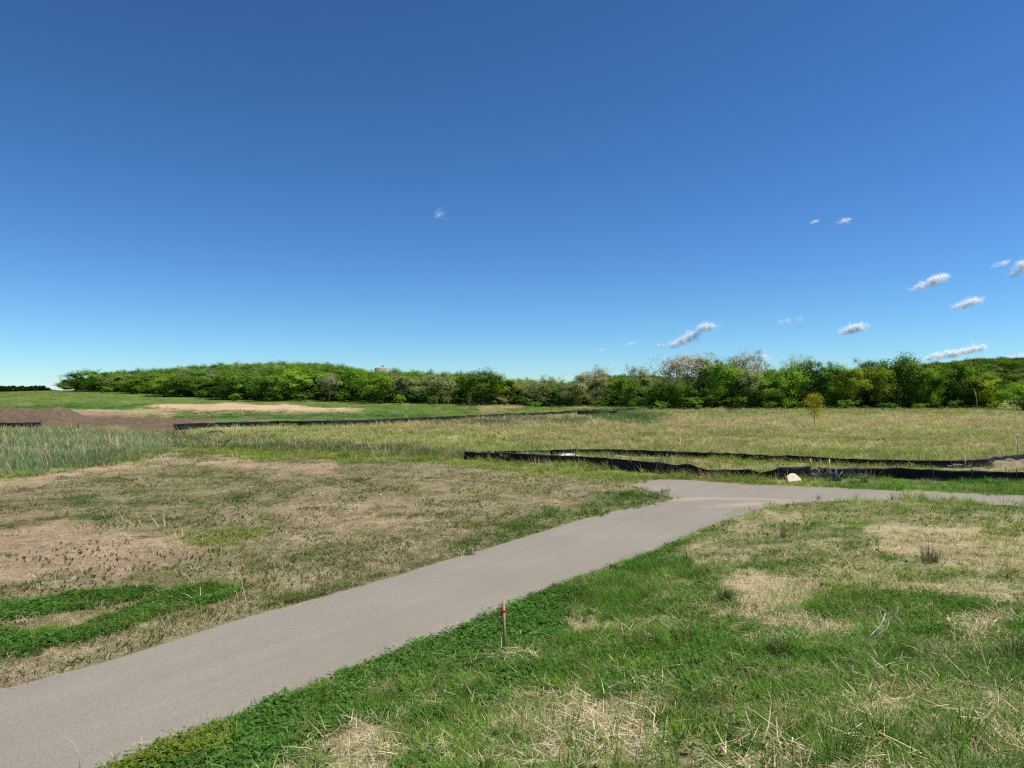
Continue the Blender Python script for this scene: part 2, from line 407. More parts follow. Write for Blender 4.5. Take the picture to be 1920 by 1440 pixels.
# ------------------------------------------------------------------ ground sheet
def build_ground():
    front = np.radians(np.arange(-56, 56.01, .17))
    back = np.radians(np.linspace(56, 304, 48)[1:-1])
    ang = np.concatenate([front, back]); na = len(ang)
    inv = np.linspace(1 / 2.0, 1 / 150., 210)
    d = np.concatenate([[.25, .6, 1.0, 1.5], 1 / inv, np.geomspace(153, 9000, 110)])
    A, D = np.meshgrid(ang, d)
    x, y = (np.sin(A) * D).ravel(), (np.cos(A) * D).ravel()
    z = H(x, y)
    f, dp, px, py = zone(x, y, z)
    far = S(np.hypot(x, y), 350, 600)
    z = z - np.maximum(np.hypot(x, y) - 2500, 0) * .002
    V = np.stack([x, y, z], 1)
    nr = len(d); I = np.arange(nr * na).reshape(nr, na)
    q = np.stack([I[:-1], np.roll(I[:-1], -1, 1), np.roll(I[1:], -1, 1), I[1:]], -1).reshape(-1, 4)
    V = np.vstack([V, [0, 0, hz(0, 0)]])
    cen = np.stack([np.full(na, len(V) - 1), np.roll(I[0], -1), I[0]], 1)
    me = arr_mesh("ground", V, [cen, q], None, None, True)
    col = np.ones((len(V), 4), np.float32)
    base = np.stack([f['r'], f['g_'], f['b']], 1)
    cover = np.clip(f['grass'] * .5 + f['clover'] * .6, 0, .85)[:, None]
    green = np.stack([f['cr'], f['cg'], f['cb']], 1) * .62
    base = base * (1 - cover) + (green * .65 + base * .35) * cover
    base = base * (1 - far[:, None]) + np.array([[.10, .13, .05]]) * far[:, None]
    col[:-1, :3] = base; col[-1, :3] = base[0]
    a = me.color_attributes.new('cover_colour', 'FLOAT_COLOR', 'POINT'); a.data.foreach_set('color', col.ravel())
    m, nt, out, N = mat("earth_and_turf")
    at_ = N("Attribute", attribute_name='cover_colour')
    n1 = noise(nt, N, .55, 4, .65); n2 = noise(nt, N, 5., 4, .7); n3 = noise(nt, N, 38., 3, .7); n4 = noise(nt, N, .07, 3, .6)
    k = mathn(nt, N, 'MULTIPLY', ramp(nt, N, n1, .3, .7, .82, 1.18), ramp(nt, N, n2, .3, .7, .72, 1.28))
    k = mathn(nt, N, 'MULTIPLY', k, ramp(nt, N, n3, .3, .7, .66, 1.34))
    k = mathn(nt, N, 'MULTIPLY', k, ramp(nt, N, n4, .35, .65, .88, 1.12))
    c = mixc(nt, N, 1., at_.outputs['Color'], (1, 1, 1), 'MULTIPLY')
    hs = N("HueSaturation"); nt.links.new(c, hs.inputs['Color']); nt.links.new(k, hs.inputs['Value'])
    nt.links.new(ramp(nt, N, n2, .3, .7, .49, .515), hs.inputs['Hue'])
    b = N("BsdfPrincipled", Roughness=.95); b.inputs['Specular IOR Level'].default_value = .1
    nt.links.new(hs.outputs[0], b.inputs['Base Color'])
    bp = N("Bump", Strength=.7); bp.inputs['Distance'].default_value = .03
    nt.links.new(n3, bp.inputs['Height']); nt.links.new(bp.outputs[0], b.inputs['Normal'])
    nt.links.new(b.outputs[0], out.inputs[0])
    me.materials.append(m)
    link("ground", me, kind="structure")
build_ground()

# ------------------------------------------------------------------ asphalt path
def build_path():
    import bmesh
    pts = []
    n = len(PATH)
    for i in range(n):                                   # smooth, slightly ragged outline
        p0, p1, p2, p3 = PATH[i - 1], PATH[i], PATH[(i + 1) % n], PATH[(i + 2) % n]
        L = np.linalg.norm(p2 - p1); k = int(max(2, min(40, L / .18)))
        sharp = i in (n - 2, n - 1, 0, 22, 23, 24, 25, 26, 27)
        for j in range(k):
            t = j / k
            q = p1 * (1 - t) + p2 * t if sharp else .5 * (2 * p1 + (p2 - p0) * t + (2*p0 - 5*p1 + 4*p2 - p3) * t*t + (3*p1 - p0 - 3*p2 + p3) * t**3)
            e = (p2 - p1) / (L + 1e-9)
            w = float(fbm(np.array([q[0] * 2.3]), np.array([q[1] * 2.3]), 5, 3)[0] - .5) * .09
            pts.append((q[0] - e[1] * w, q[1] + e[0] * w))
    bm = bmesh.new()
    top = [bm.verts.new((x, y, .022)) for x, y in pts]
    low = [bm.verts.new((x * 1.0, y, -.09)) for x, y in pts]
    from mathutils.geometry import tessellate_polygon
    from mathutils import Vector
    m_ = len(pts)
    for t in tessellate_polygon([[Vector((x, y, 0)) for x, y in pts]]):
        (ax, ay), (bx, by), (cx, cy) = (pts[k] for k in t)
        ar = (bx - ax) * (cy - ay) - (cx - ax) * (by - ay)
        if abs(ar) < 1e-9: continue
        bm.faces.new([top[k] for k in (t if ar > 0 else t[::-1])])
    for i in range(m_): bm.faces.new((top[i], top[(i+1) % m_], low[(i+1) % m_], low[i]))
    me = bpy.data.meshes.new("path"); bm.to_mesh(me); bm.free()
    m, nt, out, N = mat("weathered_asphalt")
    g = N("NewGeometry").outputs['Position']
    big = noise(nt, N, .35, 5, .6, g); mid = noise(nt, N, 2.2, 6, .65, g)
    vor = N("TexVoronoi"); vor.inputs['Scale'].default_value = 70.; nt.links.new(g, vor.inputs['Vector'])
    fine = noise(nt, N, 60., 5, .8, g)
    c = mixc(nt, N, ramp(nt, N, big, .3, .7), (.266, .238, .186), (.320, .292, .234))
    c = mixc(nt, N, ramp(nt, N, mid, .35, .7, 0, .6), c, (.318, .275, .210))
    # rolled seams running along the path
    mp = N("Mapping", vector_type='TEXTURE'); mp.inputs['Rotation'].default_value = (0, 0, math.radians(53.8)); mp.inputs['Scale'].default_value = (9, .5, 1)
    nt.links.new(g, mp.inputs['Vector'])
    st = noise(nt, N, 1.6, 4, .55, mp.outputs[0])
    c = mixc(nt, N, ramp(nt, N, st, .35, .7, .0, .45), c, (.262, .220, .174))
    # pale sand washed over the junction
    def blob(cx, cy, rx, ry, ang):
        q = N("Mapping", vector_type='TEXTURE'); q.inputs['Location'].default_value = (cx, cy, 0); q.inputs['Rotation'].default_value = (0, 0, ang)
        q.inputs['Scale'].default_value = (rx, ry, 99)
        nt.links.new(g, q.inputs['Vector'])
        l = N("VectorMath", operation='LENGTH'); nt.links.new(q.outputs[0], l.inputs[0])
        return ramp(nt, N, mathn(nt, N, 'ADD', l.outputs['Value'], mathn(nt, N, 'MULTIPLY', mathn(nt, N, 'SUBTRACT', mid, .5), 1.8)), .4, 1.15, 1, 0)
    for px, py, rx, ry, a, k in ((1420, 946, 1.8, .35, .35, .9), (1350, 936, 2.6, .28, -.12, .7), (1280, 938, 1.2, .4, .3, .75), (1230, 918, .8, .7, .2, .4)):
        w = flat_ray(px, py)
        c = mixc(nt, N, mathn(nt, N, 'MULTIPLY', blob(w[0], w[1], rx, ry, a), k), c, (.44, .335, .235))
    sp = ramp(nt, N, vor.outputs['Distance'], .0, .55, 1.22, .80)
    hs = N("HueSaturation"); nt.links.new(c, hs.inputs['Color'])
    nt.links.new(mathn(nt, N, 'MULTIPLY', sp, ramp(nt, N, fine, .3, .7, .78, 1.22)), hs.inputs['Value'])
    b = N("BsdfPrincipled", Roughness=.92); b.inputs['Specular IOR Level'].default_value = .2
    nt.links.new(hs.outputs[0], b.inputs['Base Color'])
    bp = N("Bump", Strength=.5); bp.inputs['Distance'].default_value = .006
    nt.links.new(fine, bp.inputs['Height']); nt.links.new(bp.outputs[0], b.inputs['Normal'])
    nt.links.new(b.outputs[0], out.inputs[0])
    me.materials.append(m)
    link("path", me, kind="structure")
build_path()

# ------------------------------------------------------------------ trees
M_LEAF = plant("tree_leaves", 'OBJECT', .32, var=.45)
M_LEAF_I = plant("wood_leaves", 'INSTANCER', .32, var=.45)
M_BARK = simple("bark", (.12, .095, .07), .95, .4, 6., bump=.5)
M_BARKP = simple("pale_bark", (.24, .20, .155), .95, .4, 6., bump=.5)
def leaves(centres, rad, n, size, rng, flat=.65, aspect=.6, up=.35, out=.0):
    ci = rng.integers(0, len(centres), n)
    c = centres[ci] + rng.normal(size=(n, 3)) * rad[ci][:, None] * np.array([1, 1, flat]) * .5
    nrm = rng.normal(size=(n, 3)); nrm[:, 2] = np.abs(nrm[:, 2]) + up
    if out: o = c - centres.mean(0); nrm += o / (np.linalg.norm(o, axis=1)[:, None] + 1e-6) * out
    nrm /= np.linalg.norm(nrm, axis=1)[:, None]
    a = np.cross(nrm, rng.normal(size=(n, 3))); a /= np.linalg.norm(a, axis=1)[:, None] + 1e-9
    b = np.cross(nrm, a)
    s = size * rng.uniform(.6, 1.35, n)[:, None]
    a = a * s; b = b * s * aspect
    V = np.stack([c - a, c - b, c + a, c + b], 1).reshape(-1, 3)
    cv = rng.uniform(0, 1, len(centres))
    v = np.repeat(np.clip(.5 * cv[ci] + .5 * rng.uniform(0, 1, n), 0, 1), 4)
    return V, np.arange(4 * n).reshape(n, 4), v
def make_tree(seed, kind):
    """unit tree about 10 m tall and 8 m wide: (trunk mesh, crown mesh arrays)"""
    rng = np.random.default_rng(seed)
    tb = MB()
    Hh = 10.
    if kind == 'round':  W, cb, nl, nc, sz = 4.2, 1.2, 7600, 84, .15
    elif kind == 'oval': W, cb, nl, nc, sz = 3.3, 1.5, 6800, 76, .15
    elif kind == 'bare': W, cb, nl, nc, sz = 4.6, 3.0, 4600, 190, .125
    elif kind == 'thin': W, cb, nl, nc, sz = 3.0, 1.5, 1700, 110, .15
    else:                W, cb, nl, nc, sz = 4.6, .1, 2400, 60, .26      # shrub
    top = Hh * (.8 if kind in ('round', 'oval') else .72)
    lean = rng.normal(size=2) * .25
    spine = [np.array((lean[0] * t + .25 * math.sin(3 * t + seed), lean[1] * t + .2 * math.sin(2.3 * t + seed * 2), top * t)) for t in np.linspace(0, 1, 7)]
    r0 = .17 if kind != 'shrub' else .09
    tb.tube(spine, [r0 * (1.25 - 1.05 * t) for t in np.linspace(0, 1, 7)], 7)
    tips = []
    nb = 13 if kind in ('bare', 'thin') else 9
    for i in range(nb):
        t = rng.uniform(.12 if kind == 'shrub' else .25, .9)
        k = t * 6; a = int(k); p = spine[a] * (1 - k + a) + spine[min(a + 1, 6)] * (k - a)
        az = i * 2.4 + rng.uniform(-.4, .4)
        reach = W * rng.uniform(.6, .95) * (1.1 - .55 * t)
        rise = (Hh - p[2]) * rng.uniform(.3, .75)
        e = p + np.array((math.cos(az) * reach, math.sin(az) * reach, rise))
        mid = p * .5 + e * .5 + np.array((math.cos(az) * reach * .08, math.sin(az) * reach * .08, -rise * .1))
        rr = r0 * (1 - t) * .55 + .03
        tb.tube([p, mid, e], [rr, rr * .65, rr * .22], 5, cap=False)
        tips.append(e)
        for j in range(5 if kind in ('bare', 'thin') else 3):
            q = mid + (e - mid) * rng.uniform(0, 1)
            dd = rng.normal(size=3) * W * .24; dd[2] = abs(dd[2]) * 1.2 + .2
            tb.tube([q, q + dd * .55 + rng.normal(size=3) * .08, q + dd], [rr * .4, rr * .26, .012], 4, cap=False)
            tips.append(q + dd)
            if kind in ('bare', 'thin'):
                for _ in range(3):
                    d2 = rng.normal(size=3) * W * .12; d2[2] = abs(d2[2]) + .1
                    tb.tube([q + dd * .6, q + dd * .6 + d2], [rr * .2 + .008, .01], 3, cap=False)
                    tips.append(q + dd * .6 + d2)
    # leaf clumps: some on the limb tips, some through the shell of the crown
    cen, rad = [], []
    tips = np.array(tips)
    for p in tips[rng.permutation(len(tips))[:nc // 2]]:
        cen.append(p); rad.append(rng.uniform(.5, .95))
    zc, rz = (cb + Hh) / 2, (Hh - cb) / 2
    lob = rng.uniform(0, 6.28, 4)
    while len(cen) < nc:
        u = rng.normal(size=3); u /= np.linalg.norm(u)
        rr = rng.uniform(.45, 1.) ** .6
        az = math.atan2(u[1], u[0])
        lump = 1 + .16 * math.sin(3 * az + lob[0] + 2 * u[2]) + .12 * math.sin(5 * az + lob[1]) + .14 * math.sin(4 * u[2] + lob[2])
        wz = W if kind == 'shrub' else W * (.62 + .40 * float(S(np.array(u[2]), -.9, .15)))
        p = np.array((u[0] * wz, u[1] * wz, u[2] * rz * .96)) * rr * lump + np.array((0, 0, zc))
        if p[2] < cb + .1: continue
        cen.append(p); rad.append(rng.uniform(.55, 1.15))
    cen = np.array(cen); rad = np.array(rad) * (1.1 if kind == 'round' else .95 if kind != 'bare' else .85)
    V, Fc, v = leaves(cen, rad, nl, sz, rng, flat=.95, aspect=.7, up=.55, out=2.4)
    ok = V[:, 2].reshape(-1, 4).min(1) > .02
    Fc = Fc[ok]
    trunk = tb.mesh("trunk", M_BARKP if kind in ('bare', 'thin') else M_BARK, True)
    return trunk, arr_mesh("crown", V, Fc, M_LEAF, v), arr_mesh("crown_far", V, Fc, M_LEAF_I, v)
TREES = {k: [make_tree(s * 31 + len(k), k) for s in range(n)] for k, n in (('round', 5), ('oval', 4), ('bare', 3), ('thin', 2), ('shrub', 4))}
TINT = {'deep': (.115, .215, .030), 'mid': (.158, .298, .034), 'light': (.215, .365, .042), 'yellow': (.265, .345, .034), 'grey': (.27, .31, .115),
        'tan': (.37, .32, .20), 'brown': (.32, .27, .165), 'blue': (.130, .250, .062), 'pale': (.30, .305, .145)}
LOOK = {'deep': 'dark green', 'mid': 'mid green', 'light': 'light green', 'yellow': 'yellow green', 'grey': 'grey green',
        'tan': 'pale tan', 'brown': 'brownish', 'blue': 'cool green', 'pale': 'pale budding'}
SHAPE = {'round': 'broad rounded tree', 'oval': 'upright oval tree', 'bare': 'thinly leafed tree', 'thin': 'slender sparse tree', 'shrub': 'low bush'}
def put_tree(px, dist, top, width, kind, tint, label, group, seed, name=None):
    x, y, z = at(px, dist)
    h = max(1.2, (EYE + (740 - top) * dist / F) - z)
    w = width * dist / F
    tk, cr, _ = TREES[kind][seed % len(TREES[kind])]
    rng = random.Random(seed * 13 + int(px))
    nm = name or ('bush' if kind == 'shrub' else 'tree')
    t = thing(nm, label, 'bush' if kind == 'shrub' else 'tree', (x, y, z - .05), rng.uniform(0, 6.28), group)
    wide = {'round': 8.4, 'oval': 6.8, 'bare': 9.2, 'thin': 6.2, 'shrub': 9.0}[kind]
    t.scale = (w / wide, w / wide, h / 10.2)
    link("trunk", tk, t)
    c = link("crown", cr, t)
    b = rng.uniform(.85, 1.15)
    c.color = (*[q * b for q in TINT[tint]], 1)
    return t
def ordinal(n):
    w = ['first', 'second', 'third', 'fourth', 'fifth', 'sixth', 'seventh', 'eighth', 'ninth', 'tenth', 'eleventh', 'twelfth', 'thirteenth', 'fourteenth',
         'fifteenth', 'sixteenth', 'seventeenth', 'eighteenth', 'nineteenth', 'twentieth', 'twenty-first', 'twenty-second', 'twenty-third', 'twenty-fourth',
         'twenty-fifth', 'twenty-sixth', 'twenty-seventh', 'twenty-eighth', 'twenty-ninth', 'thirtieth', 'thirty-first', 'thirty-second', 'thirty-third', 'thirty-fourth',
         'thirty-fifth', 'thirty-sixth', 'thirty-seventh', 'thirty-eighth', 'thirty-ninth', 'fortieth']
    return w[n - 1]
def prof(px, table):
    xs, ys = zip(*table); return float(np.interp(px, xs, ys))
LEFT_D = [(100, 262), (240, 232), (330, 212), (500, 192), (900, 186), (1235, 172)]
LEFT = [ # column, top, width, kind, tint  (front edge of the left wood)
 (141,697,36,'oval','deep'), (176,694,56,'round','mid'), (212,704,50,'oval','grey'), (246,712,52,'round','mid'), (272,706,54,'oval','deep'),
 (306,708,66,'round','light'), (346,703,60,'oval','deep'), (384,706,62,'round','mid'), (424,700,58,'round','deep'), (462,702,64,'round','mid'),
 (506,702,70,'oval','deep'), (542,700,78,'round','light'), (592,698,64,'oval','mid'), (616,696,44,'thin','pale'), (652,690,80,'round','mid'),
 (704,698,72,'round','light'), (744,703,58,'oval','grey'), (776,708,62,'round','grey'), (822,703,76,'round','grey'), (866,704,60,'oval','mid'),
 (905,690,84,'round','deep'), (944,706,54,'oval','yellow'), (978,710,54,'round','grey'), (1012,713,56,'thin','grey'), (1042,714,54,'round','mid'),
 (1076,712,60,'round','grey'), (1104,700,62,'round','pale'), (1140,706,58,'oval','grey'), (1170,708,58,'round','mid'), (1198,703,52,'oval','grey'), (1224,724,44,'round','mid')]
for i, (px, top, w, kind, tint) in enumerate(LEFT):
    put_tree(px, prof(px, LEFT_D) + (i * 7 % 5) * 3.2 - 5, top, w * 1.12, kind, tint,
             f"{LOOK[tint]} {SHAPE[kind]}, {ordinal(i + 1)} from the left along the long wood's edge", "trees along the edge of the left wood", i)
k = 0
for px in range(196, 1240, 62):
    rr = random.Random(px)
    px += rr.uniform(-8, 8)
    k += 1
    tint = rr.choice(['mid', 'deep', 'grey', 'light', 'deep'])
    d = prof(px, LEFT_D) - rr.uniform(4, 8)
    zb = hz((px - CX) / F * d, d)
    base = 740 + (EYE - zb) * F / d
    put_tree(px, d, base - rr.uniform(9, 26), rr.uniform(22, 40), 'shrub', tint,
             "bush at the foot of the left wood, %s counted from its left end" % ordinal(k), "bushes at the foot of the left wood", k)
put_tree(1127, 205, 688, 44, 'bare', 'tan', "leafless pinkish tree top standing above the middle of the tree line", "bare tree tops", 1)
put_tree(1028, 215, 704, 52, 'bare', 'brown', "brownish bare crown rising behind the grey green trees at centre", "bare tree tops", 2)
put_tree(1196, 190, 681, 58, 'thin', 'pale', "tall slender half bare tree left of the gap in the tree line", "bare tree tops", 1)
RIGHT = [
 (1246,158,716,54,'round','deep'), (1288,164,664,124,'bare','tan'), (1272,155,712,44,'round','deep'), (1306,157,722,50,'oval','deep'), (1334,160,672,66,'oval','mid'), (1364,163,684,60,'round','light'),
 (1394,176,656,92,'bare','brown'), (1408,160,694,66,'round','grey'), (1442,172,686,56,'thin','pale'), (1436,158,708,64,'round','light'),
 (1474,158,690,70,'round','light'), (1500,182,668,64,'bare','pale'), (1524,161,676,64,'oval','blue'), (1560,160,684,62,'oval','mid'), (1592,158,684,66,'round','yellow'),
 (1636,166,668,50,'oval','blue'), (1652,158,690,58,'round','yellow'), (1694,160,662,94,'round','deep'), (1742,157,692,58,'round','mid'),
 (1780,160,674,66,'oval','deep'), (1816,162,688,64,'round','mid'), (1846,158,704,56,'oval','yellow'), (1868,160,706,54,'oval','deep'),
 (1920,140,724,84,'round','light'), (1976,152,700,80,'round','mid'), (2040,155,690,90,'round','deep'), (2110,155,695,90,'oval','mid')]
for i, (px, d, top, w, kind, tint) in enumerate(RIGHT):
    if px > 1945: continue
    put_tree(px, d, top, w * 1.1, kind, tint, f"{LOOK[tint]} {SHAPE[kind]}, {ordinal(i + 1)} rightwards from the gap in the tree line", "trees of the right hand wood", i + 3)
k = 0
for px in range(1236, 1900, 70):
    rr = random.Random(px + 5); px += rr.uniform(-9, 9)
    if 1872 < px < 1900: continue
    k += 1
    put_tree(px, 153 - rr.uniform(0, 5), 766 - rr.uniform(10, 28), rr.uniform(24, 42), 'shrub', rr.choice(['mid', 'light', 'deep', 'deep']),
             f"bush at the foot of the right wood, {ordinal(k)} rightwards from the gap", "bushes at the foot of the right wood", k + 40)

# evergreen row far off to the left
def conifer_mesh(seed):
    rng = np.random.default_rng(seed); cen = []; rad = []
    for i in range(90):
        t = rng.uniform(.0, 1); r = 2.1 * (1 - t ** 3.2) * rng.uniform(.5, 1); a = rng.uniform(0, 6.28)
        cen.append((r * math.cos(a), r * math.sin(a), .25 + 8.6 * t)); rad.append(.75)
    V, Fc, v = leaves(np.array(cen), np.array(rad), 2600, .34, rng, 1., .6, .1)
    tb = MB(); tb.tube([(0, 0, 0), (0.03, 0, 4), (0, 0, 8.6)], [.16, .1, .02], 6)
    return tb.mesh("trunk", M_BARK, True), arr_mesh("crown", V, Fc, M_LEAF, v)
CON = [conifer_mesh(s) for s in (1, 2, 3)]
n = 0
for px in [-22, -14, -6] + list(range(2, 92, 8)):
    n += 1
    d = 430; x, y, z = at(px + random.uniform(-1, 1), d)
    if px < -8: continue
    t = thing("conifer_tree", f"dark evergreen in the far clipped row at the left, {ordinal(n - 2)} from the frame's edge", "conifer", (x, y, z - .1), n * 1.7, "far evergreen row")
    h = EYE + (740 - (723.5 + random.uniform(-1, 1) + (2.5 if px > 84 else 0))) * d / F - z
    t.scale = (1.0, 1.0, h / 9.3)
    link("trunk", CON[n % 3][0], t); c = link("crown", CON[n % 3][1], t); c.color = (.062, .075, .030, 1)

# the mass of the woods behind (one uncountable mass)
def gn_scatter(name, pts, rot, scl, idx, col, protos, **props):
    me = bpy.data.meshes.new(name); n = len(pts)
    me.vertices.add(n); me.vertices.foreach_set('co', np.asarray(pts, np.float32).ravel())
    for nm, typ, dat, key in (('rot', 'FLOAT_VECTOR', rot, 'vector'), ('scl', 'FLOAT_VECTOR', scl, 'vector'), ('idx', 'INT', idx, 'value'),
                              ('col', 'FLOAT_COLOR', np.hstack([col, np.ones((n, 1))]), 'color')):
        a = me.attributes.new(nm, typ, 'POINT')
        a.data.foreach_set(key, np.ascontiguousarray(dat, np.int32 if typ == 'INT' else np.float32).ravel())
    o = link(name, me, kind="stuff", **props)
    col_ = bpy.data.collections.new(name + "_pieces")
    for i, m in enumerate(protos): col_.objects.link(bpy.data.objects.new(f"{name}_piece_{i:02d}", m))
    ng = bpy.data.node_groups.new(name + "_scatter", 'GeometryNodeTree')
    ng.interface.new_socket('Geometry', in_out='INPUT', socket_type='NodeSocketGeometry')
    ng.interface.new_socket('Geometry', in_out='OUTPUT', socket_type='NodeSocketGeometry')
    N = ng.nodes.new; L = ng.links.new
    gi, go = N('NodeGroupInput'), N('NodeGroupOutput')
    ci = N('GeometryNodeCollectionInfo'); ci.inputs['Collection'].default_value = col_
    ci.inputs['Separate Children'].default_value = True; ci.inputs['Reset Children'].default_value = True
    ip = N('GeometryNodeInstanceOnPoints'); ip.inputs['Pick Instance'].default_value = True
    def attr(nm, t):
        a = N('GeometryNodeInputNamedAttribute'); a.data_type = t; a.inputs['Name'].default_value = nm; return a.outputs['Attribute']
    e = N('FunctionNodeEulerToRotation'); L(attr('rot', 'FLOAT_VECTOR'), e.inputs[0])
    L(gi.outputs[0], ip.inputs['Points']); L(ci.outputs[0], ip.inputs['Instance'])
    L(attr('idx', 'INT'), ip.inputs['Instance Index']); L(e.outputs[0], ip.inputs['Rotation']); L(attr('scl', 'FLOAT_VECTOR'), ip.inputs['Scale'])
    L(ip.outputs[0], go.inputs[0])
    md = o.modifiers.new("scatter", 'NODES'); md.node_group = ng
    return o
def build_wood():
    protos = [t[2] for t in TREES['round'][:4]] + [t[2] for t in TREES['oval'][:3]] + [t[2] for t in TREES['shrub'][:3]]
    P, R_, Sc, Ix, Co = [], [], [], [], []
    rng = np.random.default_rng(5)
    TOPS_L = [(120,705),(180,702),(240,694),(300,690),(360,686),(420,683),(480,680),(540,679),(600,678),(630,683),(680,689),(740,689),(800,694),(880,697),(960,708),(1060,712),(1150,708),(1190,712),(1225,728)]
    def add(px, d, top, w, tints, low=0):
        x, y, z = at(px, d); h = EYE + (740 - top) * d / F - z
        if low: h = low
        if h < 1.5: return
        P.append((x, y, z - .1)); R_.append((0, 0, rng.uniform(0, 6.28)))
        Sc.append((w / 8.2, w / 8.2, h / 10.2)); Ix.append(rng.integers(0, 7) if not low else rng.integers(7, 10))
        Co.append(np.array(TINT[tints[rng.integers(0, len(tints))]]) * rng.uniform(.6, 1.15))
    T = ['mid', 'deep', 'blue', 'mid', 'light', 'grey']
    for row, (off, drop) in enumerate([(14, 15), (22, 11), (30, 8), (34, 5), (50, 3), (75, 1), (105, 0), (135, 0)]):
        for px in np.arange(130, 1232, 20 - row * .8):
            if row > 5 and px > 680: continue
            p = px + rng.uniform(-8, 8); d = prof(p, LEFT_D) + off + rng.uniform(-3, 3)
            if p > 1205 and row > 1: continue
            if 690 < p < 745 and row > 2 : top = max(prof(p, TOPS_L), 689)
            else: top = prof(p, TOPS_L)
            edge = S(np.array(p), 118, 190)
            add(p, d, top + drop + rng.uniform(-1.5, 5) + 4 * (1 - float(edge)), rng.uniform(6.5, 9.5), T)
    TOPS_R = [(1236,735),(1300,722),(1340,695),(1400,690),(1500,694),(1600,690),(1700,690),(1780,694),(1860,712),(1874,724)]
    for row, off in enumerate([6, 12, 20, 30]):
        for px in np.arange(1240, 1872, 19):
            p = px + rng.uniform(-8, 8)
            if p > 1868: continue
            add(p, 160 + off + rng.uniform(-3, 3), prof(p, TOPS_R) + rng.uniform(2, 14), rng.uniform(6., 8.5), T)
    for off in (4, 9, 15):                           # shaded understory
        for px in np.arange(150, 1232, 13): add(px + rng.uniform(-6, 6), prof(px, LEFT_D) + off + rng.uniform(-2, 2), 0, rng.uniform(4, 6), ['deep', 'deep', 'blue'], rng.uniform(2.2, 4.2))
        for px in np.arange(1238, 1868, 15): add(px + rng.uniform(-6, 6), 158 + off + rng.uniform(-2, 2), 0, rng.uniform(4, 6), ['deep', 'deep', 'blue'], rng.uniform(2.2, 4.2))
    # far wooded hills
    hx, hy = rng.uniform(120, 1000, 2600), rng.uniform(640, 1050, 2600)
    for x, y, z in zip(hx, hy, H(hx, hy)):
        if z < 6: continue
        P.append((x, y, z - .3)); R_.append((0, 0, rng.uniform(0, 6.28))); s = rng.uniform(1.0, 1.7)
        Sc.append((s * 1.25, s * 1.25, s * .95)); Ix.append(rng.integers(0, 7))
        t = 'tan' if fbm(np.array([x / 60]), np.array([y / 60]), 4)[0] > .66 else T[rng.integers(0, 6)]
        Co.append(np.array(TINT[t]) * rng.uniform(.6, .9))
    for px in np.arange(900, 1300, 7):              # distant band in the gap between the woods
        add(px + rng.uniform(-3, 3), rng.uniform(420, 470), 724 + rng.uniform(-3, 4), 14, ['blue', 'deep'])
    for px in np.arange(96, 130, 6): add(px, 520, 735.5 + rng.uniform(-1.5, 1), 8, ['blue', 'grey'])
    for px in np.arange(1862, 2200, 10): add(px + rng.uniform(-4, 4), rng.uniform(300, 380), 716 - (px - 1862) * .05 + rng.uniform(-4, 6), 13, T)
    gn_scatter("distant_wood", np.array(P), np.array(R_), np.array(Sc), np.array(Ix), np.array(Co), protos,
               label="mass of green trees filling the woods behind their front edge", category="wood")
build_wood()

# ------------------------------------------------------------------ water tank and far shed
M_TANK = simple("tank_concrete", (.30, .27, .235), .85, .12, 1.2)
M_TANKD = simple("tank_roof", (.42, .41, .39), .8, .1, 1.)
def lathe(profile, n=40):
    m = MB(); k = len(profile)
    P = [(r * math.cos(2*math.pi*j/n), r * math.sin(2*math.pi*j/n), z) for r, z in profile for j in range(n)]
    Fc = [(i*n+j, i*n+(j+1) % n, (i+1)*n+(j+1) % n, (i+1)*n+j) for i in range(k-1) for j in range(n)]
    m.add(P, Fc); return m
d = 520; x, y, z = at(718, d)
topz = EYE + (740 - 690) * d / F - z
tank = thing("water_tank", "round grey concrete water tank showing above the treetops", "water tank", (x, y, z))
r = 15.2 * d / F
w = lathe([(r, 0), (r, topz), (r - .3, topz), (r - .3, topz - .4)]); link("wall", w.mesh("wall", M_TANK, False), tank)
link("roof", lathe([(r - .32, topz - .25), (r * .66, topz + .45), (r * .33, topz + .8), (.05, topz + .95)]).mesh("roof", M_TANKD, True), tank)
link("vent", lathe([(.9, topz + .9), (.9, topz + 1.6), (1.3, topz + 1.6), (.7, topz + 2.0), (.02, topz + 2.1)], 16).mesh("vent", M_TANKD, True), tank)
for k in range(12):
    rb = MB(); a = k * math.pi / 6
    rb.box((math.cos(a) * (r + .02), math.sin(a) * (r + .02), topz / 2), (.14, .5, topz - .1), ((math.cos(a), -math.sin(a), 0), (math.sin(a), math.cos(a), 0), (0, 0, 1)))
    if k == 0: rib_mesh = rb
    link("pilaster", rb.mesh("pilaster", M_TANK), tank)
d = 470; x, y, z = at(107, d)
sh = thing("shed", "low far building with pale roof between evergreen row and wood", "building", (x, y, z))
m = MB(); m.box((0, 0, .9), (8.2, 5, 1.8)); link("wall", m.mesh("wall", simple("shed_wall", (.20, .15, .12))), sh)
m = MB(); m.add([(-4.6,-3,1.8),(4.6,-3,1.8),(4.6,3,1.8),(-4.6,3,1.8),(-4.4,0,2.9),(4.4,0,2.9)], [(0,1,5,4),(2,3,4,5),(0,4,3),(1,2,5),(3,2,1,0)])
link("roof", m.mesh("roof", simple("shed_roof", (.55, .54, .52), .6)), sh)

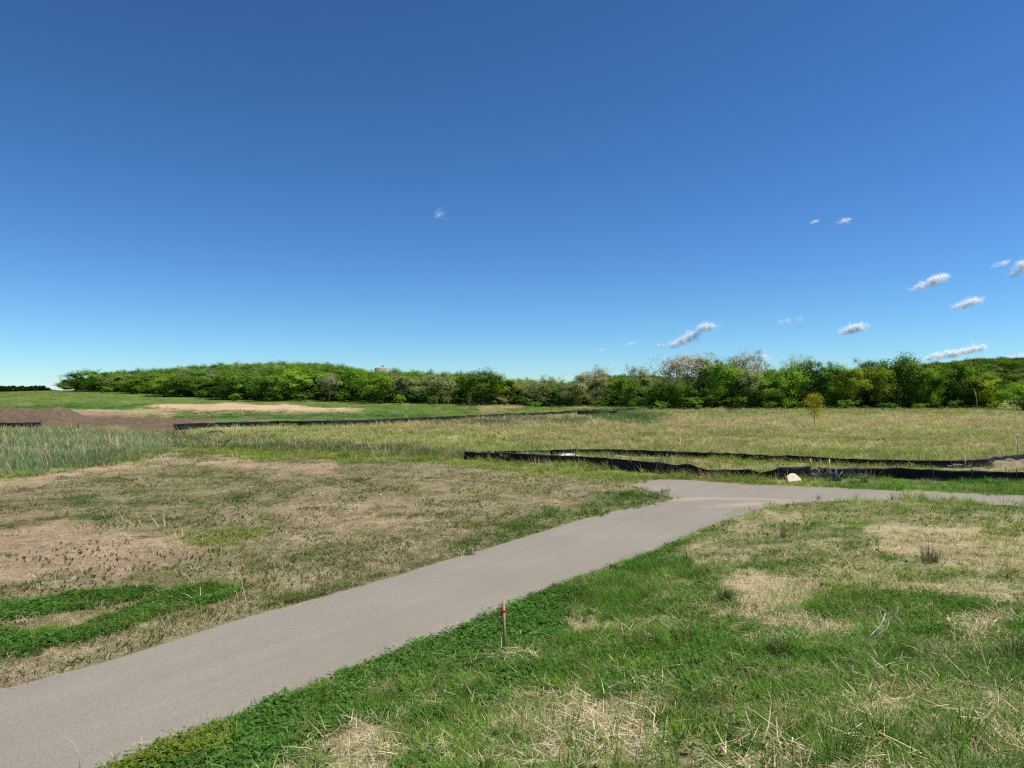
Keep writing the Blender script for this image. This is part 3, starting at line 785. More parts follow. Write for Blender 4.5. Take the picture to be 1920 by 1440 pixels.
# ------------------------------------------------------------------ clouds (small fair-weather puffs, built of fine droplets sheets)
mcl, nt, out, N = mat("cloud_white")
dif = N("BsdfDiffuse"); dif.inputs[0].default_value = (.97, .97, .97, 1)
trn = N("BsdfTranslucent"); trn.inputs[0].default_value = (.97, .97, .97, 1)
mx = N("MixShader"); mx.inputs[0].default_value = .5
nt.links.new(dif.outputs[0], mx.inputs[1]); nt.links.new(trn.outputs[0], mx.inputs[2]); nt.links.new(mx.outputs[0], out.inputs[0])
CLOUDS = [ # list of puffs (px, py, radius px, weight), label
 ([(823,404,8,.35),(826,392,5,.12),(836,410,5,.08),(821,398,6,.2)], "lone wispy scrap of cloud high above the left wood"),
 ([(1523,418,4,.35),(1530,415,5,.45)], "tiny cloud speck high right, left of a longer wisp"),
 ([(1574,417,6,.12),(1584,414,8,.5),(1593,411,5,.3)], "thin short wisp beside the high cloud speck"),
 ([(1715,541,9,.4),(1730,536,11,.8),(1745,530,12,1.),(1760,523,12,1.),(1770,520,9,.9)], "elongated rising cloud streak at the upper right"),
 ([(1792,575,9,.4),(1808,571,12,.9),(1822,567,11,1.),(1834,564,8,.8)], "small bright flat cloud right below the rising streak"),
 ([(1866,499,8,.15),(1880,494,9,.35),(1888,491,6,.3)], "faint wisp near the right edge of the sky"),
 ([(1902,514,10,.6),(1914,503,11,.7),(1924,493,12,.8)], "ragged cloud cut by the right edge of the sky"),
 ([(1463,603,6,.3),(1478,602,8,.3),(1500,599,8,.22)], "thin broken wisp above the middle of the right wood"),
 ([(1582,624,9,.7),(1595,618,13,1.),(1607,612,11,1.),(1618,617,9,.6)], "compact puffy cloud above the yellow green trees"),
 ([(1236,649,5,.5),(1241,647,5,.5)], "tiny puff just left of the long cloud"),
 ([(1262,647,11,.8),(1278,641,12,1.),(1294,636,12,1.),(1304,626,12,.9),(1318,616,13,1.),(1330,614,10,1.),(1347,612,7,.25)], "long cloud bank slanting upward above the spreading bare tree"),
 ([(1122,658,6,.25),(1130,656,6,.4)], "faint small puff over the middle of the tree line"),
 ([(1174,649,5,.3),(1182,645,6,.35),(1190,642,5,.25)], "faint curled wisp right of the small centre puff"),
 ([(1150,691,6,.35),(1157,689,5,.3)], "pale puff touching the treetops left of the gap"),
 ([(1420,671,7,.4),(1432,668,8,.5),(1440,674,8,.4)], "pale cloud tuft peeping over the right wood beside the brownish crown"),
 ([(1745,672,9,.7),(1760,667,11,.8),(1775,666,12,.9),(1792,664,12,.95),(1808,659,11,1.),(1825,656,11,1.),(1840,653,9,.9),(1755,680,10,.5)], "long ragged cloud low above the right wood"),
 ([(1900,672,10,.5),(1918,669,11,.7)], "low cloud behind the far hill at right"),
]
SUNV = np.array((math.sin(math.radians(SUN_AZ)) * math.cos(math.radians(SUN_EL)), math.cos(math.radians(SUN_AZ)) * math.cos(math.radians(SUN_EL)), math.sin(math.radians(SUN_EL))))
for ci, (puffs, label) in enumerate(CLOUDS):
    rng = np.random.default_rng(100 + ci)
    def skypt(px, py, dist):
        v = CY - py
        dr = np.array([px - CX, F * math.cos(PITCH) - v * math.sin(PITCH), v * math.cos(PITCH) + F * math.sin(PITCH)]) / F
        return np.array((0, 0, EYE)) + dr * dist
    elev = (740 - puffs[0][1]) / F
    dist = min(1100 / elev, 16000)
    org = skypt(*puffs[0][:2], dist)
    Vs, Fs, n0 = [], [], 0
    for px, py, r_, wgt in puffs:
        R = r_ * dist / F; c = skypt(px, py, dist) - org
        n = max(60, int(10500 * wgt ** 1.35 * (r_ / 10) ** 2))
        # a cauliflower cluster of sub puffs with flat base
        sub = rng.normal(size=(22, 3)) * np.array([.46, .46, .30]) * R
        sub[:, 0] += sub[:, 2] * .6
        sub[:, 2] = np.where(sub[:, 2] < -.3 * R, sub[:, 2] * .4, sub[:, 2])
        p = c + sub[rng.integers(0, 22, n)] + rng.normal(size=(n, 3)) * R * .25
        nr = rng.normal(size=(n, 3)) * .3 + SUNV; nr /= np.linalg.norm(nr, axis=1)[:, None]
        a = np.cross(nr, rng.normal(size=(n, 3))); a /= np.linalg.norm(a, axis=1)[:, None]; b = np.cross(nr, a)
        s = (dist / F * .21) * rng.uniform(.5, 1.1, n)[:, None]
        Vs.append(np.stack([p - a*s - b*s*.4, p + a*s*.4 - b*s, p + a*s + b*s*.4, p - a*s*.4 + b*s], 1).reshape(-1, 3))
        Fs.append(np.arange(4 * n).reshape(n, 4) + n0); n0 += 4 * n
    me = arr_mesh("cloud", np.vstack(Vs), np.vstack(Fs), mcl)
    thing("cloud", label, "cloud", tuple(org), 0, "small white clouds", me)

# ------------------------------------------------------------------ soil heap on the left
M_SOIL = simple("dark_soil", (.128, .090, .054), .97, .35, 2.5, bump=.9)
def heap(name, label, px0, px1, base_py, top_px, m_, seed, depth=5., cat="soil heap"):
    """irregular heap whose crest follows a list of (column, height m)"""
    a = ground(px0, base_py); b = ground(px1, base_py)
    nx, ny = 150, 34
    T, U = np.meshgrid(np.linspace(0, 1, nx), np.linspace(0, 1, ny), indexing='ij')
    X = a[0] + (b[0] - a[0]) * T; Y = a[1] + (b[1] - a[1]) * T + U * depth
    hh = np.interp(px0 + (px1 - px0) * T, *zip(*top_px))
    pr = np.sin(math.pi * np.minimum(1, U * 1.02)).clip(0) ** .8
    V = np.stack([X, Y, H(X, Y) - .08 + hh * pr * (1 + .35 * (fbm(X * .9, Y * .9, seed) - .5)) + .5 * (fbm(X * 2.3, Y * 2.3, seed + 3, 4) - .5) * pr], -1).reshape(-1, 3)
    Fc = [(i*ny+j, (i+1)*ny+j, (i+1)*ny+j+1, i*ny+j+1) for i in range(nx-1) for j in range(ny-1)]
    o = V.mean(0); o[2] = V[:, 2].min()
    return thing(name, label, cat, tuple(o), mesh=arr_mesh(name, V - o, np.array(Fc), m_, None, True))
heap("soil_mound", "high dark brown soil heap at the left edge behind the short fence", -160, 150, 799, [(-160, 2.2), (0, 1.6), (25, 1.65), (62, 1.8), (78, 1.45), (105, .7), (130, .3), (150, .02)], M_SOIL, 3, 7.5)
heap("soil_bank", "long low ridge of brown soil left of the far fence", 100, 345, 797, [(100, .05), (140, .45), (200, .75), (240, .55), (290, .35), (330, .3), (345, .05)], M_SOIL, 8, 5.)
M_PALE = simple("pale_subsoil", (.23, .185, .12), .97, .25, 3., bump=.9)
heap("spoil_heap", "low pale spoil heap behind the fence at the right edge", 1838, 1990, 876, [(1838, .02), (1870, .10), (1905, .20), (1950, .26), (1990, .1)], M_PALE, 5, 1.8)

# ------------------------------------------------------------------ silt fences
def fabric_mat():
    m, nt, out, N = mat("black_woven_fabric")
    g = N("NewGeometry").outputs['Position']
    n1 = noise(nt, N, 2.2, 6, .7, g); n2 = noise(nt, N, 14, 4, .7, g)
    f = mathn(nt, N, 'MULTIPLY', ramp(nt, N, n1, .50, .74), ramp(nt, N, n2, .4, .65))
    c = mixc(nt, N, mathn(nt, N, 'MULTIPLY', f, .8), (.010, .010, .012), (.085, .085, .095))
    b = N("BsdfPrincipled", Roughness=.65); b.inputs['Specular IOR Level'].default_value = .2
    nt.links.new(c, b.inputs['Base Color'])
    bp = N("Bump", Strength=.4); bp.inputs['Distance'].default_value = .04
    nt.links.new(n1, bp.inputs['Height']); nt.links.new(bp.outputs[0], b.inputs['Normal'])
    nt.links.new(b.outputs[0], out.inputs[0]); return m
M_FAB = fabric_mat()
M_POST = simple("dark_metal_post", (.055, .05, .045), .7, .3, 20)
M_WOOD = simple("raw_lath_wood", (.50, .37, .22), .85, .2, 30)
M_GREYWOOD = simple("grey_lath_wood", (.44, .29, .18), .85, .2, 30)
def fence(label, pts, post_cols, seed, wood=(), sag=.06, ripple=.07, step=.14, over=.12, min_h=None):
    """pts: (column, base row, top row); fabric strip hung between posts"""
    W = []
    for px, b, t in pts:
        x, y, z = ground(px, b)
        h = (b - t) * math.hypot(1, 0) * y / F
        if min_h: h = max(h, min_h)
        W.append((px, x, y, h))
    W = np.array(W)
    seg = np.concatenate([[0], np.cumsum(np.hypot(np.diff(W[:, 1]), np.diff(W[:, 2])))])
    n = max(8, int(seg[-1] / step)); s = np.linspace(0, seg[-1], n)
    X, Y, Hh, PX = (np.interp(s, seg, W[:, k]) for k in (1, 2, 3, 0))
    ps = np.sort(np.interp(post_cols, W[:, 0], seg))
    # sag between posts
    frac = np.zeros(n)
    for a, b in zip(np.concatenate([[0], ps]), np.concatenate([ps, [seg[-1]]])):
        q = (s >= a) & (s <= b)
        if b > a: frac[q] = 4 * (s[q] - a) * (b - s[q]) / (b - a) ** 2
    tx, ty = np.gradient(X), np.gradient(Y); L = np.hypot(tx, ty) + 1e-9
    nx, ny = ty / L, -tx / L                                   # towards the viewer side
    rows = 7; V = []
    for j in range(rows):
        u = j / (rows - 1)                                     # 0 bottom, 1 top
        off = ripple * (fbm(s * 1.3 + j * .22, s * 0 + j * .5, seed, 3) - .5) * 2 * (1 - .75 * u) + ripple * .8 * np.sin(s * 2.6 + u * 1.5 + seed) * (1 - u)
        off = off + .10 * (1 - u) ** 2 + frac * .05 * u
        x, y = X + nx * off, Y + ny * off
        zb = H(x, y) - .05
        V.append(np.stack([x, y, zb + (Hh + .05 - sag * frac * Hh) * u], 1))
    V = np.stack(V, 1)                                         # n, rows, 3
    o = np.array((X.mean(), Y.mean(), float(H(X, Y).min())))
    back = V + np.stack([-nx, -ny, 0 * nx], 1)[:, None] * .006
    A = (V - o).reshape(-1, 3); B = (back - o).reshape(-1, 3)
    I = np.arange(n * rows).reshape(n, rows)
    q1 = np.stack([I[:-1, :-1], I[1:, :-1], I[1:, 1:], I[:-1, 1:]], -1).reshape(-1, 4)
    K = n * rows
    q2 = q1[:, ::-1] + K
    q3 = np.stack([I[:-1, -1], I[1:, -1], I[1:, -1] + K, I[:-1, -1] + K], 1)
    t = thing("silt_fence", label, "silt fence", tuple(o), 0, "silt fences")
    link("fabric", arr_mesh("fabric", np.vstack([A, B]), np.vstack([q1, q2, q3]), M_FAB, None, True), t)
    for k, pc in enumerate(post_cols):
        sp = np.interp(pc, W[:, 0], seg)
        i = int(np.argmin(np.abs(s - sp)))
        x, y = X[i] + nx[i] * .045, Y[i] + ny[i] * .045
        z0 = hz(x, y) - .15
        rr = random.Random(seed * 50 + k); lx, ly = rr.uniform(-.05, .05), rr.uniform(-.04, .04)
        hh = Hh[i] + over * rr.uniform(.4, 1.8) + .15
        mb = MB()
        if pc in wood: mb.tube([(x, y, z0), (x + lx, y + ly, z0 + hh + .1)], [.026, .026], 4)
        else:
            mb.tube([(x, y, z0), (x + lx * .5, y + ly * .5, z0 + hh * .6), (x + lx, y + ly, z0 + hh)], [.017, .016, .015], 5)
            mb.box((x + lx * .8, y + ly * .8, z0 + hh - .1), (.05, .02, .03))
        mb.V = [tuple(np.array(p) - o) for p in mb.V]
        link("post", mb.mesh("post", M_WOOD if pc in wood else M_POST), t)
    return t
FRONT_A = [(871,862,846),(917,865,848),(957,867,849),(998,868,851),(1082,872,855),(1132,879,858),(1194,885,863),(1240,888,867),(1268,889,871),(1293,890,870),(1327,894,880),
           (1360,896,880),(1406,898,880),(1425,898,886),(1445,899,882),(1464,900,875),(1495,901,874),(1519,901,873)]
fence("sagging black silt fence beside the path junction, up to the crumpled heap", FRONT_A, [871, 880, 917, 938, 1000, 1078, 1132, 1186, 1239, 1293, 1361, 1406, 1464, 1517], 3, ripple=.09)
FRONT_B = [(1556,899,880),(1572,898,886),(1588,897,882),(1605,897,878),(1640,897,879),(1678,897,880),(1748,901,884),(1824,903,889),(1910,906,895),(2060,916,906)]
fence("black silt fence behind tall bright grass, right of the crumpled heap", FRONT_B, [1605, 1625, 1678, 1748, 1824, 1908], 4, ripple=.08, min_h=.42)
BACK_A = [(876,853,846.5),(957,855,845),(1007,856,844),(1059,857,842),(1081,857,841)]
fence("short black silt fence run behind the white sheet, rising to its end", BACK_A, [905, 957, 1007, 1038, 1080], 5, ripple=.05)
BACK_B = [(1083,853,847),(1111,853,845),(1165,854,845.5),(1236,857,848),(1260,858,850),(1360,861,851),(1437,866,854),(1472,866,856.5),(1522,869,863),(1556,871,863.5),(1605,874,865),(1678,876,865.5),
          (1745,877,865.5),(1790,877,866),(1808,877,863),(1852,874,861),(1883,869,855),(1920,864,851),(2060,850,838)]
fence("long rear silt fence along the foot of the meadow, right side", BACK_B, [1111, 1139, 1165, 1185, 1228, 1260, 1282, 1307, 1334, 1361, 1390, 1437, 1472, 1520, 1605, 1678, 1747, 1808, 1883], 6, wood=(1808,), ripple=.06, min_h=.33)
FAR_A = [(-120,805.5,797),(0,804.5,797),(30,804,796.5),(77,803.5,796.5)]
fence("short black fence piece below the soil heap at the left edge", FAR_A, [2, 30, 55, 76], 7, ripple=.08, min_h=.6)
FAR_B = [(325,808,799.5),(345,806,798),(400,804,796),(480,802,793),(520,800.5,794),(560,801,794.5),(620,799.5,793),(680,798,791),(740,795,788),(800,791.5,785),(860,789,782),(920,785.5,779.5),(960,782.5,777),(1065,777.5,773),(1152,773,769),(1192,769.5,765.5)]
fence("long black silt fence crossing the far fields toward the wood", FAR_B, list(range(330, 1190, 26)), 8, ripple=.08, step=.3, min_h=.62)
FAR_C = [(1082,780,777),(1120,779.5,776),(1156,778,774.5)]
fence("short silt fence piece in front of the far end of the long fence", FAR_C, [1085, 1110, 1130, 1154], 9, step=.3, min_h=.7)

# crumpled fabric heaps
def crumple(label, px, py, wide, deep, high, seed, pale=.5):
    x0, y0, z0 = ground(px, py)
    m, nt, out, N = mat("crumpled_sheet")
    g = N("NewGeometry").outputs['Position']
    c = mixc(nt, N, ramp(nt, N, noise(nt, N, 7., 4, .7, g), .55, .72, 0, pale), (.010, .010, .012), (.20, .20, .22))
    b = N("BsdfPrincipled", Roughness=.7); b.inputs['Specular IOR Level'].default_value = .2; nt.links.new(c, b.inputs['Base Color']); nt.links.new(b.outputs[0], out.inputs[0])
    nx, ny = 60, 30
    u, v = np.meshgrid(np.linspace(-1, 1, nx), np.linspace(-1, 1, ny), indexing='ij')
    env = np.clip(1 - np.maximum(np.abs(u), np.abs(v)) ** 2.2, 0, 1) ** .7
    lump = .55 + .5 * fbm(u * 2 + seed, v * 1.5, seed) 
    ridge = 1 - np.abs(2 * fbm(u * 4.5 + v * 2.2 + seed, v * 2.0 - u * 1.2, seed + 5, 3) - 1) * 2.2
    z = high * env * (lump * .75 + ridge * .35)
    X = u * wide / 2 + .10 * (fbm(u * 4, v * 4, seed + 9) - .5); Y = v * deep / 2 + .14 * (fbm(u * 4, v * 4, seed + 11) - .5)
    V = np.stack([X, Y, z - .03], -1).reshape(-1, 3)
    I = np.arange(nx * ny).reshape(nx, ny)
    q = np.stack([I[:-1, :-1], I[1:, :-1], I[1:, 1:], I[:-1, 1:]], -1).reshape(-1, 4)
    t = thing("crumpled_fabric", label, "fabric heap", (x0, y0, z0), mesh=None)
    link("sheet", arr_mesh("sheet", V, q, m, None, True), t)
    rr = random.Random(seed)
    mb = MB()
    for k in range(9):                                     # loose twisted folds on top
        a = (rr.uniform(-.45, .45) * wide, rr.uniform(-.45, -.1) * deep, rr.uniform(.03, .3) * high)
        b_ = (a[0] + rr.uniform(-.35, .35), a[1] + rr.uniform(-.15, .1), rr.uniform(.4, 1.0) * high)
        md = tuple((p + q_) / 2 + rr.uniform(-.06, .06) for p, q_ in zip(a, b_))
        mb.tube([a, md, b_], [.012, .03, .01], 5)
    link("fold", mb.mesh("fold", simple("pale_fold", (.24, .24, .26), .5, .4, 9), True), t)
crumple("crumpled heap of black fence fabric with grey folds right of the white boulder", 1540, 900, 1.25, .75, .52, 4, .22)
crumple("small crumpled black heap in grass at the left end of the far fence", 405, 815, 1.7, .8, .42, 8, .4)
crumple("collapsed grey fabric at the low spot of the rear fence near the right edge", 1798, 877, .8, .5, .26, 12, .6)

# white sheet and little things by the fences
M_WHITE = simple("white_sheet", (.78, .78, .75), .6, .08, 6)
x, y, z = ground(1068, 858)
nx = 40; u, v = np.meshgrid(np.linspace(-1, 1, nx), np.linspace(-1, 1, 16), indexing='ij')
env = np.clip(1 - u ** 4, 0, 1) * np.clip(1 - v ** 4, 0, 1)
Z = .13 * env * (.55 + .9 * fbm(u * 3, v * 2, 3)) + .05
V = np.stack([u * .55, v * .3, Z], -1).reshape(-1, 3); I = np.arange(nx * 16).reshape(nx, 16)
q = np.stack([I[:-1, :-1], I[1:, :-1], I[1:, 1:], I[:-1, 1:]], -1).reshape(-1, 4)
thing("white_sheet", "bunched white sheet lying between the two fences", "sheet", (x, y, z), mesh=arr_mesh("white_sheet", V, q, M_WHITE, None, True))
x, y, z = ground(1150, 859)
t = thing("drain_marker", "small teal marker box between the two fences", "marker", (x, y, z))
m = MB(); m.tube([(0, 0, -.05), (0, 0, .17)], [.06, .055], 8); link("body", m.mesh("body", simple("teal_plastic", (.03, .16, .13), .5)), t)
m = MB(); m.tube([(0, 0, .17), (0, 0, .20)], [.07, .062], 8); link("cap", m.mesh("cap", simple("teal_cap", (.05, .22, .18), .5)), t)

def rock(name, label, px, py, w, h, dpt, seed, col, rz=0., facets=None):
    import bmesh
    rng = np.random.default_rng(seed)
    bm = bmesh.new()
    P = facets if facets is not None else [(rng.uniform(-.5, .5), rng.uniform(-.5, .5), rng.uniform(0, 1)) for _ in range(16)]
    for p in P: bm.verts.new((p[0] * w, p[1] * dpt, p[2] * h))
    r_ = bmesh.ops.convex_hull(bm, input=bm.verts)
    bmesh.ops.delete(bm, geom=[g for g in r_['geom_interior'] if isinstance(g, bmesh.types.BMVert)], context='VERTS')
    bmesh.ops.dissolve_limit(bm, angle_limit=.12, verts=bm.verts, edges=bm.edges)
    bmesh.ops.bevel(bm, geom=bm.edges[:], offset=.02 * w, segments=2, affect='EDGES')
    bmesh.ops.recalc_face_normals(bm, faces=bm.faces)
    me = bpy.data.meshes.new(name); bm.to_mesh(me); bm.free()
    me.materials.append(simple(name + "_stone", col, .9, .14, 9., bump=.15))
    x, y, z = ground(px, py)
    return thing(name, label, "rock", (x, y, z - .02), rz, mesh=me)
rock("boulder", "pale cream limestone boulder with dark front, in front of the sagging fence", 1487, 905, .50, .34, .46, 3, (.76, .61, .44), 0,
     [(-.5,-.42,.0),(-.5,-.48,.24),(.12,-.5,.30),(.34,-.5,.36),(.1,-.36,.0),(.4,-.3,.0),(.5,-.22,.46),(-.36,.30,.74),(-.02,.42,1.0),(.24,.30,1.0),(.48,.40,.5),(-.42,.45,.0),(.45,.45,.0),(.30,-.28,.66)])
rock("stone_chip", "small flat pale stone chip at the right foot of the boulder", 1493, 907, .17, .07, .12, 9, (.66, .58, .42), .5)
rock("stone_chip", "pale stone scrap under the left foot of the boulder", 1477, 906, .12, .05, .1, 11, (.66, .58, .42), .9)
rock("litter_scrap", "small white scrap lying in grass before the sagging fence", 1128, 885, .14, .06, .1, 13, (.75, .75, .74), .3)
rock("litter_scrap", "small yellow scrap lying on the bare field", 712, 929, .14, .06, .12, 14, (.60, .47, .08), .2)
rock("litter_scrap", "dark scrap lying in the cut grass right of the path", 1483, 1079, .22, .05, .16, 15, (.012, .011, .012), .2)
rock("litter_scrap", "tan scrap in the blue green grass at the left edge", 74, 834, .28, .12, .2, 16, (.6, .48, .25), .2)
# faint pale stones round the soil heap
for i, (px, py) in enumerate([(26, 794), (86, 806), (108, 807), (136, 808), (205, 813)]):
    rock("field_stone", f"pale stone on the brown soil at the left, {ordinal(i + 1)} from the frame's edge", px, py, .35, .14, .25, 30 + i, (.55, .45, .34), i)

# ------------------------------------------------------------------ stakes
def stake(label, px, base, top, wpx, mat_, tilt=(0, 0), rz=0., ribbon=False):
    x, y, z = ground(px, base)
    h = (base - top) * y / F; w = wpx * y / F
    t = thing("wooden_stake", label, "stake", (x, y, z), rz)
    m = MB(); b, e = -.12, h
    P = []
    for zz in (b, e):
        for sx, sy in ((-1, -1), (1, -1), (1, 1), (-1, 1)):
            P.append((sx * w / 2 + tilt[0] * zz, sy * .010 + tilt[1] * zz, zz))
    m.add(P, [(0,3,2,1),(4,5,6,7),(0,1,5,4),(1,2,6,5),(2,3,7,6),(3,0,4,7)])
    link("lath", m.mesh("lath", mat_), t)
    if ribbon:
        M_RED = simple("red_flagging_tape", (.62, .035, .045), .45, .15, 40)
        zc = h * .80; m = MB(); n = 12
        P = []
        for zz in (-.013, .013):
            for k in range(n):
                a = 2 * math.pi * k / n
                P.append((math.cos(a) * (w / 2 + .006) * 1.05 + tilt[0] * zc, math.sin(a) * .021 + tilt[1] * zc, zc + zz + .006 * math.sin(a * 2)))
        m.add(P, [(k, (k+1) % n, n+(k+1) % n, n+k) for k in range(n)])
        rb = link("ribbon", m.mesh("ribbon", M_RED), t)
        m = MB(); m.tube([(.012 + tilt[0]*zc, -.03, zc - .012), (.02 + tilt[0]*zc, -.036, zc), (.01 + tilt[0]*zc, -.03, zc + .014)], [.008, .014, .008], 7)
        link("knot", m.mesh("knot", M_RED, True), rb)
        for sx, L_, dv in ((-1, .085, -.045), (-.6, .06, -.055), (1, .045, .02)):
            m = MB(); P = []
            for k in range(6):
                q = k / 5
                px_ = .012 + tilt[0] * zc + sx * (.01 + L_ * q * .6); pz = zc - .004 + dv * q - .01 * q * q
                P += [(px_, -.036 - .012 * math.sin(q * 3), pz + .009), (px_ + .003, -.040 - .008 * math.sin(q * 4), pz - .010)]
            m.add(P, [(2*k, 2*k+1, 2*k+3, 2*k+2) for k in range(5)])
            link("tail", m.mesh("tail", M_RED), rb)
        m = MB(); m.add([(-.052, -.03, zc - .05), (-.04, -.034, zc - .05), (-.044, -.03, zc - .085), (-.054, -.028, zc - .082)], [(0, 1, 2, 3)])
        link("tail", m.mesh("tail", simple("white_tape", (.75, .74, .7), .5)), rb)
    return t
stake("thin wooden survey stake with red ribbon at the edge of the clover", 946, 1222, 1129, 4.6, M_GREYWOOD, (-.02, 0), math.radians(-24), True)
stake("leaning pale wooden stake above the end of the sagging fence", 1521, 877, 860, 2.6, M_WOOD, (-.10, 0), .3)
stake("upright pale wooden stake behind the crumpled fabric heap", 1555, 881, 860.5, 2.6, M_WOOD, (0, 0), .3)
# thin metal marker at the right edge
x, y, z = ground(1908, 856)
t = thing("marker_post", "slim grey metal marker post at the right edge of the meadow", "post", (x, y, z))
m = MB(); m.box((0, 0, .55), (.045, .02, 1.3)); link("post", m.mesh("post", simple("galvanised_steel", (.30, .31, .32), .5, .1, 5, .3)), t)
m = MB(); m.box((0, -.014, 1.05), (.06, .006, .22)); link("tag", m.mesh("tag", simple("grey_tag", (.38, .40, .42), .5)), t)
# leaning dead pole at the right wood
x, y, z = at(1833, 148)
m = MB(); m.tube([(0, 0, -.2), (-.25, 0, 2.4), (-.75, 0, 4.4)], [.09, .075, .045], 6); m.tube([(-.35, 0, 2.9), (-.1, .1, 3.5)], [.03, .015], 5)
thing("dead_pole", "pale leaning dead trunk before the right wood", "dead tree", (x, y, z), mesh=m.mesh("dead_pole", simple("dead_wood", (.42, .36, .29), .9), True))

# ------------------------------------------------------------------ saplings
def sapling(label, px, base, top, wpx, tint, nl, seed, cb=.35):
    x, y, z = ground(px, base); h = (base - top) * y / F; w = wpx * y / F
    rng = np.random.default_rng(seed); tb = MB()
    tb.tube([(0, 0, -.05), (.03, .02, h * .45), (-.02, 0, h * .92)], [.035, .025, .008], 6)
    cen = []
    for i in range(16):
        t_ = cb + (.92 - cb) * i / 15; a = i * 2.4
        rr = w / 2 * math.sin(math.pi * min(1, (t_ - cb) / (1 - cb) * .85 + .15)) * rng.uniform(.7, 1.05)
        e = np.array((math.cos(a) * rr, math.sin(a) * rr, h * t_ + rr * .8))
        tb.tube([(0, 0, h * t_ * .96), tuple(e * np.array((.5, .5, 1)) - np.array((0, 0, .1))), tuple(e)], [.012, .009, .004], 4, cap=False)
        cen += [e, e * np.array((.6, .6, 1)), e * np.array((.3, .3, 1))]
    cen = np.array(cen); V, Fc, v = leaves(cen, np.full(len(cen), w * .2), nl, .05, rng, .9, .55)
    t = thing("sapling", label, "sapling", (x, y, z))
    link("trunk", tb.mesh("trunk", M_BARKP, True), t)
    c = link("crown", arr_mesh("crown", V, Fc, M_LEAF, v), t); c.color = (*tint, 1)
sapling("yellow green young tree standing alone in the right meadow", 1527, 801, 742, 36, (.36, .36, .04), 2600, 4, .22)
sapling("sparse thin young tree behind the long far fence", 881, 781, 738, 18, (.15, .17, .05), 420, 5, .2)
sapling("narrow yellowish young tree in front of the right wood", 1751, 768.5, 735, 14, (.22, .23, .03), 900, 6, .3)
sapling("faint bare sapling in the meadow right of the far fence end", 1163, 800, 764, 10, (.16, .19, .07), 160, 7, .3)

# ------------------------------------------------------------------ scattered low plants
M_BLADE = plant("grass_blades", 'INSTANCER', .34, var=.42)
M_CLOVER = plant("clover_leaves", 'INSTANCER', .3, var=.45, rough=.5)
M_DRY = plant("dry_straw", 'INSTANCER', .2, var=.4, rough=.7)
def tuft(seed, nb, spread, h, wd, lean=.35, curl=.9, seg=3):
    r = random.Random(seed); m = MB()
    for _ in range(nb):
        a = r.uniform(0, 6.28); q = spread * math.sqrt(r.random())
        m.blade((q * math.cos(a), q * math.sin(a), -.01), a + r.uniform(-1, 1), h * r.uniform(.45, 1.1), wd * r.uniform(.6, 1.3),
                r.uniform(.02, lean), r.uniform(.1, curl), r.random(), seg)
    return m.mesh("tuft", M_BLADE)
def clover(seed, nl=30, spread=.12):
    r = random.Random(seed); m = MB()
    for _ in range(nl):
        a = r.uniform(0, 6.28); q = spread * math.sqrt(r.random()); zc = r.uniform(.02, .10); v = r.random()
        c = np.array((q * math.cos(a), q * math.sin(a), zc)); tx, ty = r.uniform(-.45, .45), r.uniform(-.45, .45)
        s = r.uniform(.006, .0135)
        for k in range(3):
            b = a + k * 2.09; P = []
            for (u, w) in ((0, 0), (.7, .62), (1.45, .62), (1.75, 0), (1.45, -.62), (.7, -.62)):
                dx, dy = u * math.cos(b) - w * math.sin(b), u * math.sin(b) + w * math.cos(b)
                P.append(c + np.array((dx * s, dy * s, (dx * tx + dy * ty) * s + .35 * abs(w) * s)))
            m.add(P, [(0, 1, 2, 3), (0, 3, 4, 5)], v)
    return m.mesh("clover", M_CLOVER)
def straw(seed, nb=14, spread=.22, ln=.32, wd=.006):
    r = random.Random(seed); m = MB()
    for _ in range(nb):
        a = r.uniform(0, 6.28); q = spread * math.sqrt(r.random())
        m.blade((q * math.cos(a), q * math.sin(a), r.uniform(.0, .05)), r.uniform(0, 6.28), ln * r.uniform(.4, 1.2), wd * r.uniform(.6, 1.7),
                r.uniform(1.25, 1.6), r.uniform(-.15, .35), r.random(), 2)
    return m.mesh("straw", M_DRY)
def stalks(seed, nb=5, spread=.12, ln=1., wd=.006):
    r = random.Random(seed); m = MB()
    for _ in range(nb):
        a = r.uniform(0, 6.28); q = spread * math.sqrt(r.random())
        m.blade((q * math.cos(a), q * math.sin(a), 0), a, ln * r.uniform(.5, 1.1), wd * r.uniform(.7, 1.4), r.uniform(.02, .45), r.uniform(0, .7), r.random(), 3)
    return m.mesh("stalks", M_DRY)
def weed(seed):
    r = random.Random(seed); m = MB()
    for k in range(9):
        a = r.uniform(0, 6.28); L_ = r.uniform(.05, .11); w = L_ * .4; v = r.random(); z0 = r.uniform(.0, .03)
        ca, sa = math.cos(a), math.sin(a); P = []
        for u, s_, z_ in ((0, 0, 0), (.5, .5, .45), (1, 0, .5), (.5, -.5, .45)):
            P.append((u * L_ * ca - s_ * w * sa, u * L_ * sa + s_ * w * ca, z0 + z_ * L_))
        m.add(P, [(0, 1, 2, 3)], v)
    return m.mesh("weed", M_CLOVER)
BINS = [(1.2, 5), (5, 8), (8, 12), (12, 18), (18, 28), (28, 45), (45, 70), (70, 110), (110, 180), (180, 300)]
def candidates(dens, rng, half=50.):
    X, Y, K = [], [], []
    for k, ((a, b), r) in enumerate(zip(BINS, dens)):
        if r <= 0: continue
        area = math.radians(2 * half) * (b * b - a * a) / 2
        n = int(area * r); d = np.sqrt(rng.uniform(a * a, b * b, n)); t = np.radians(rng.uniform(-half, half, n))
        X.append(d * np.sin(t)); Y.append(d * np.cos(t)); K.append(np.full(n, k))
    return np.concatenate(X), np.concatenate(Y), np.concatenate(K)
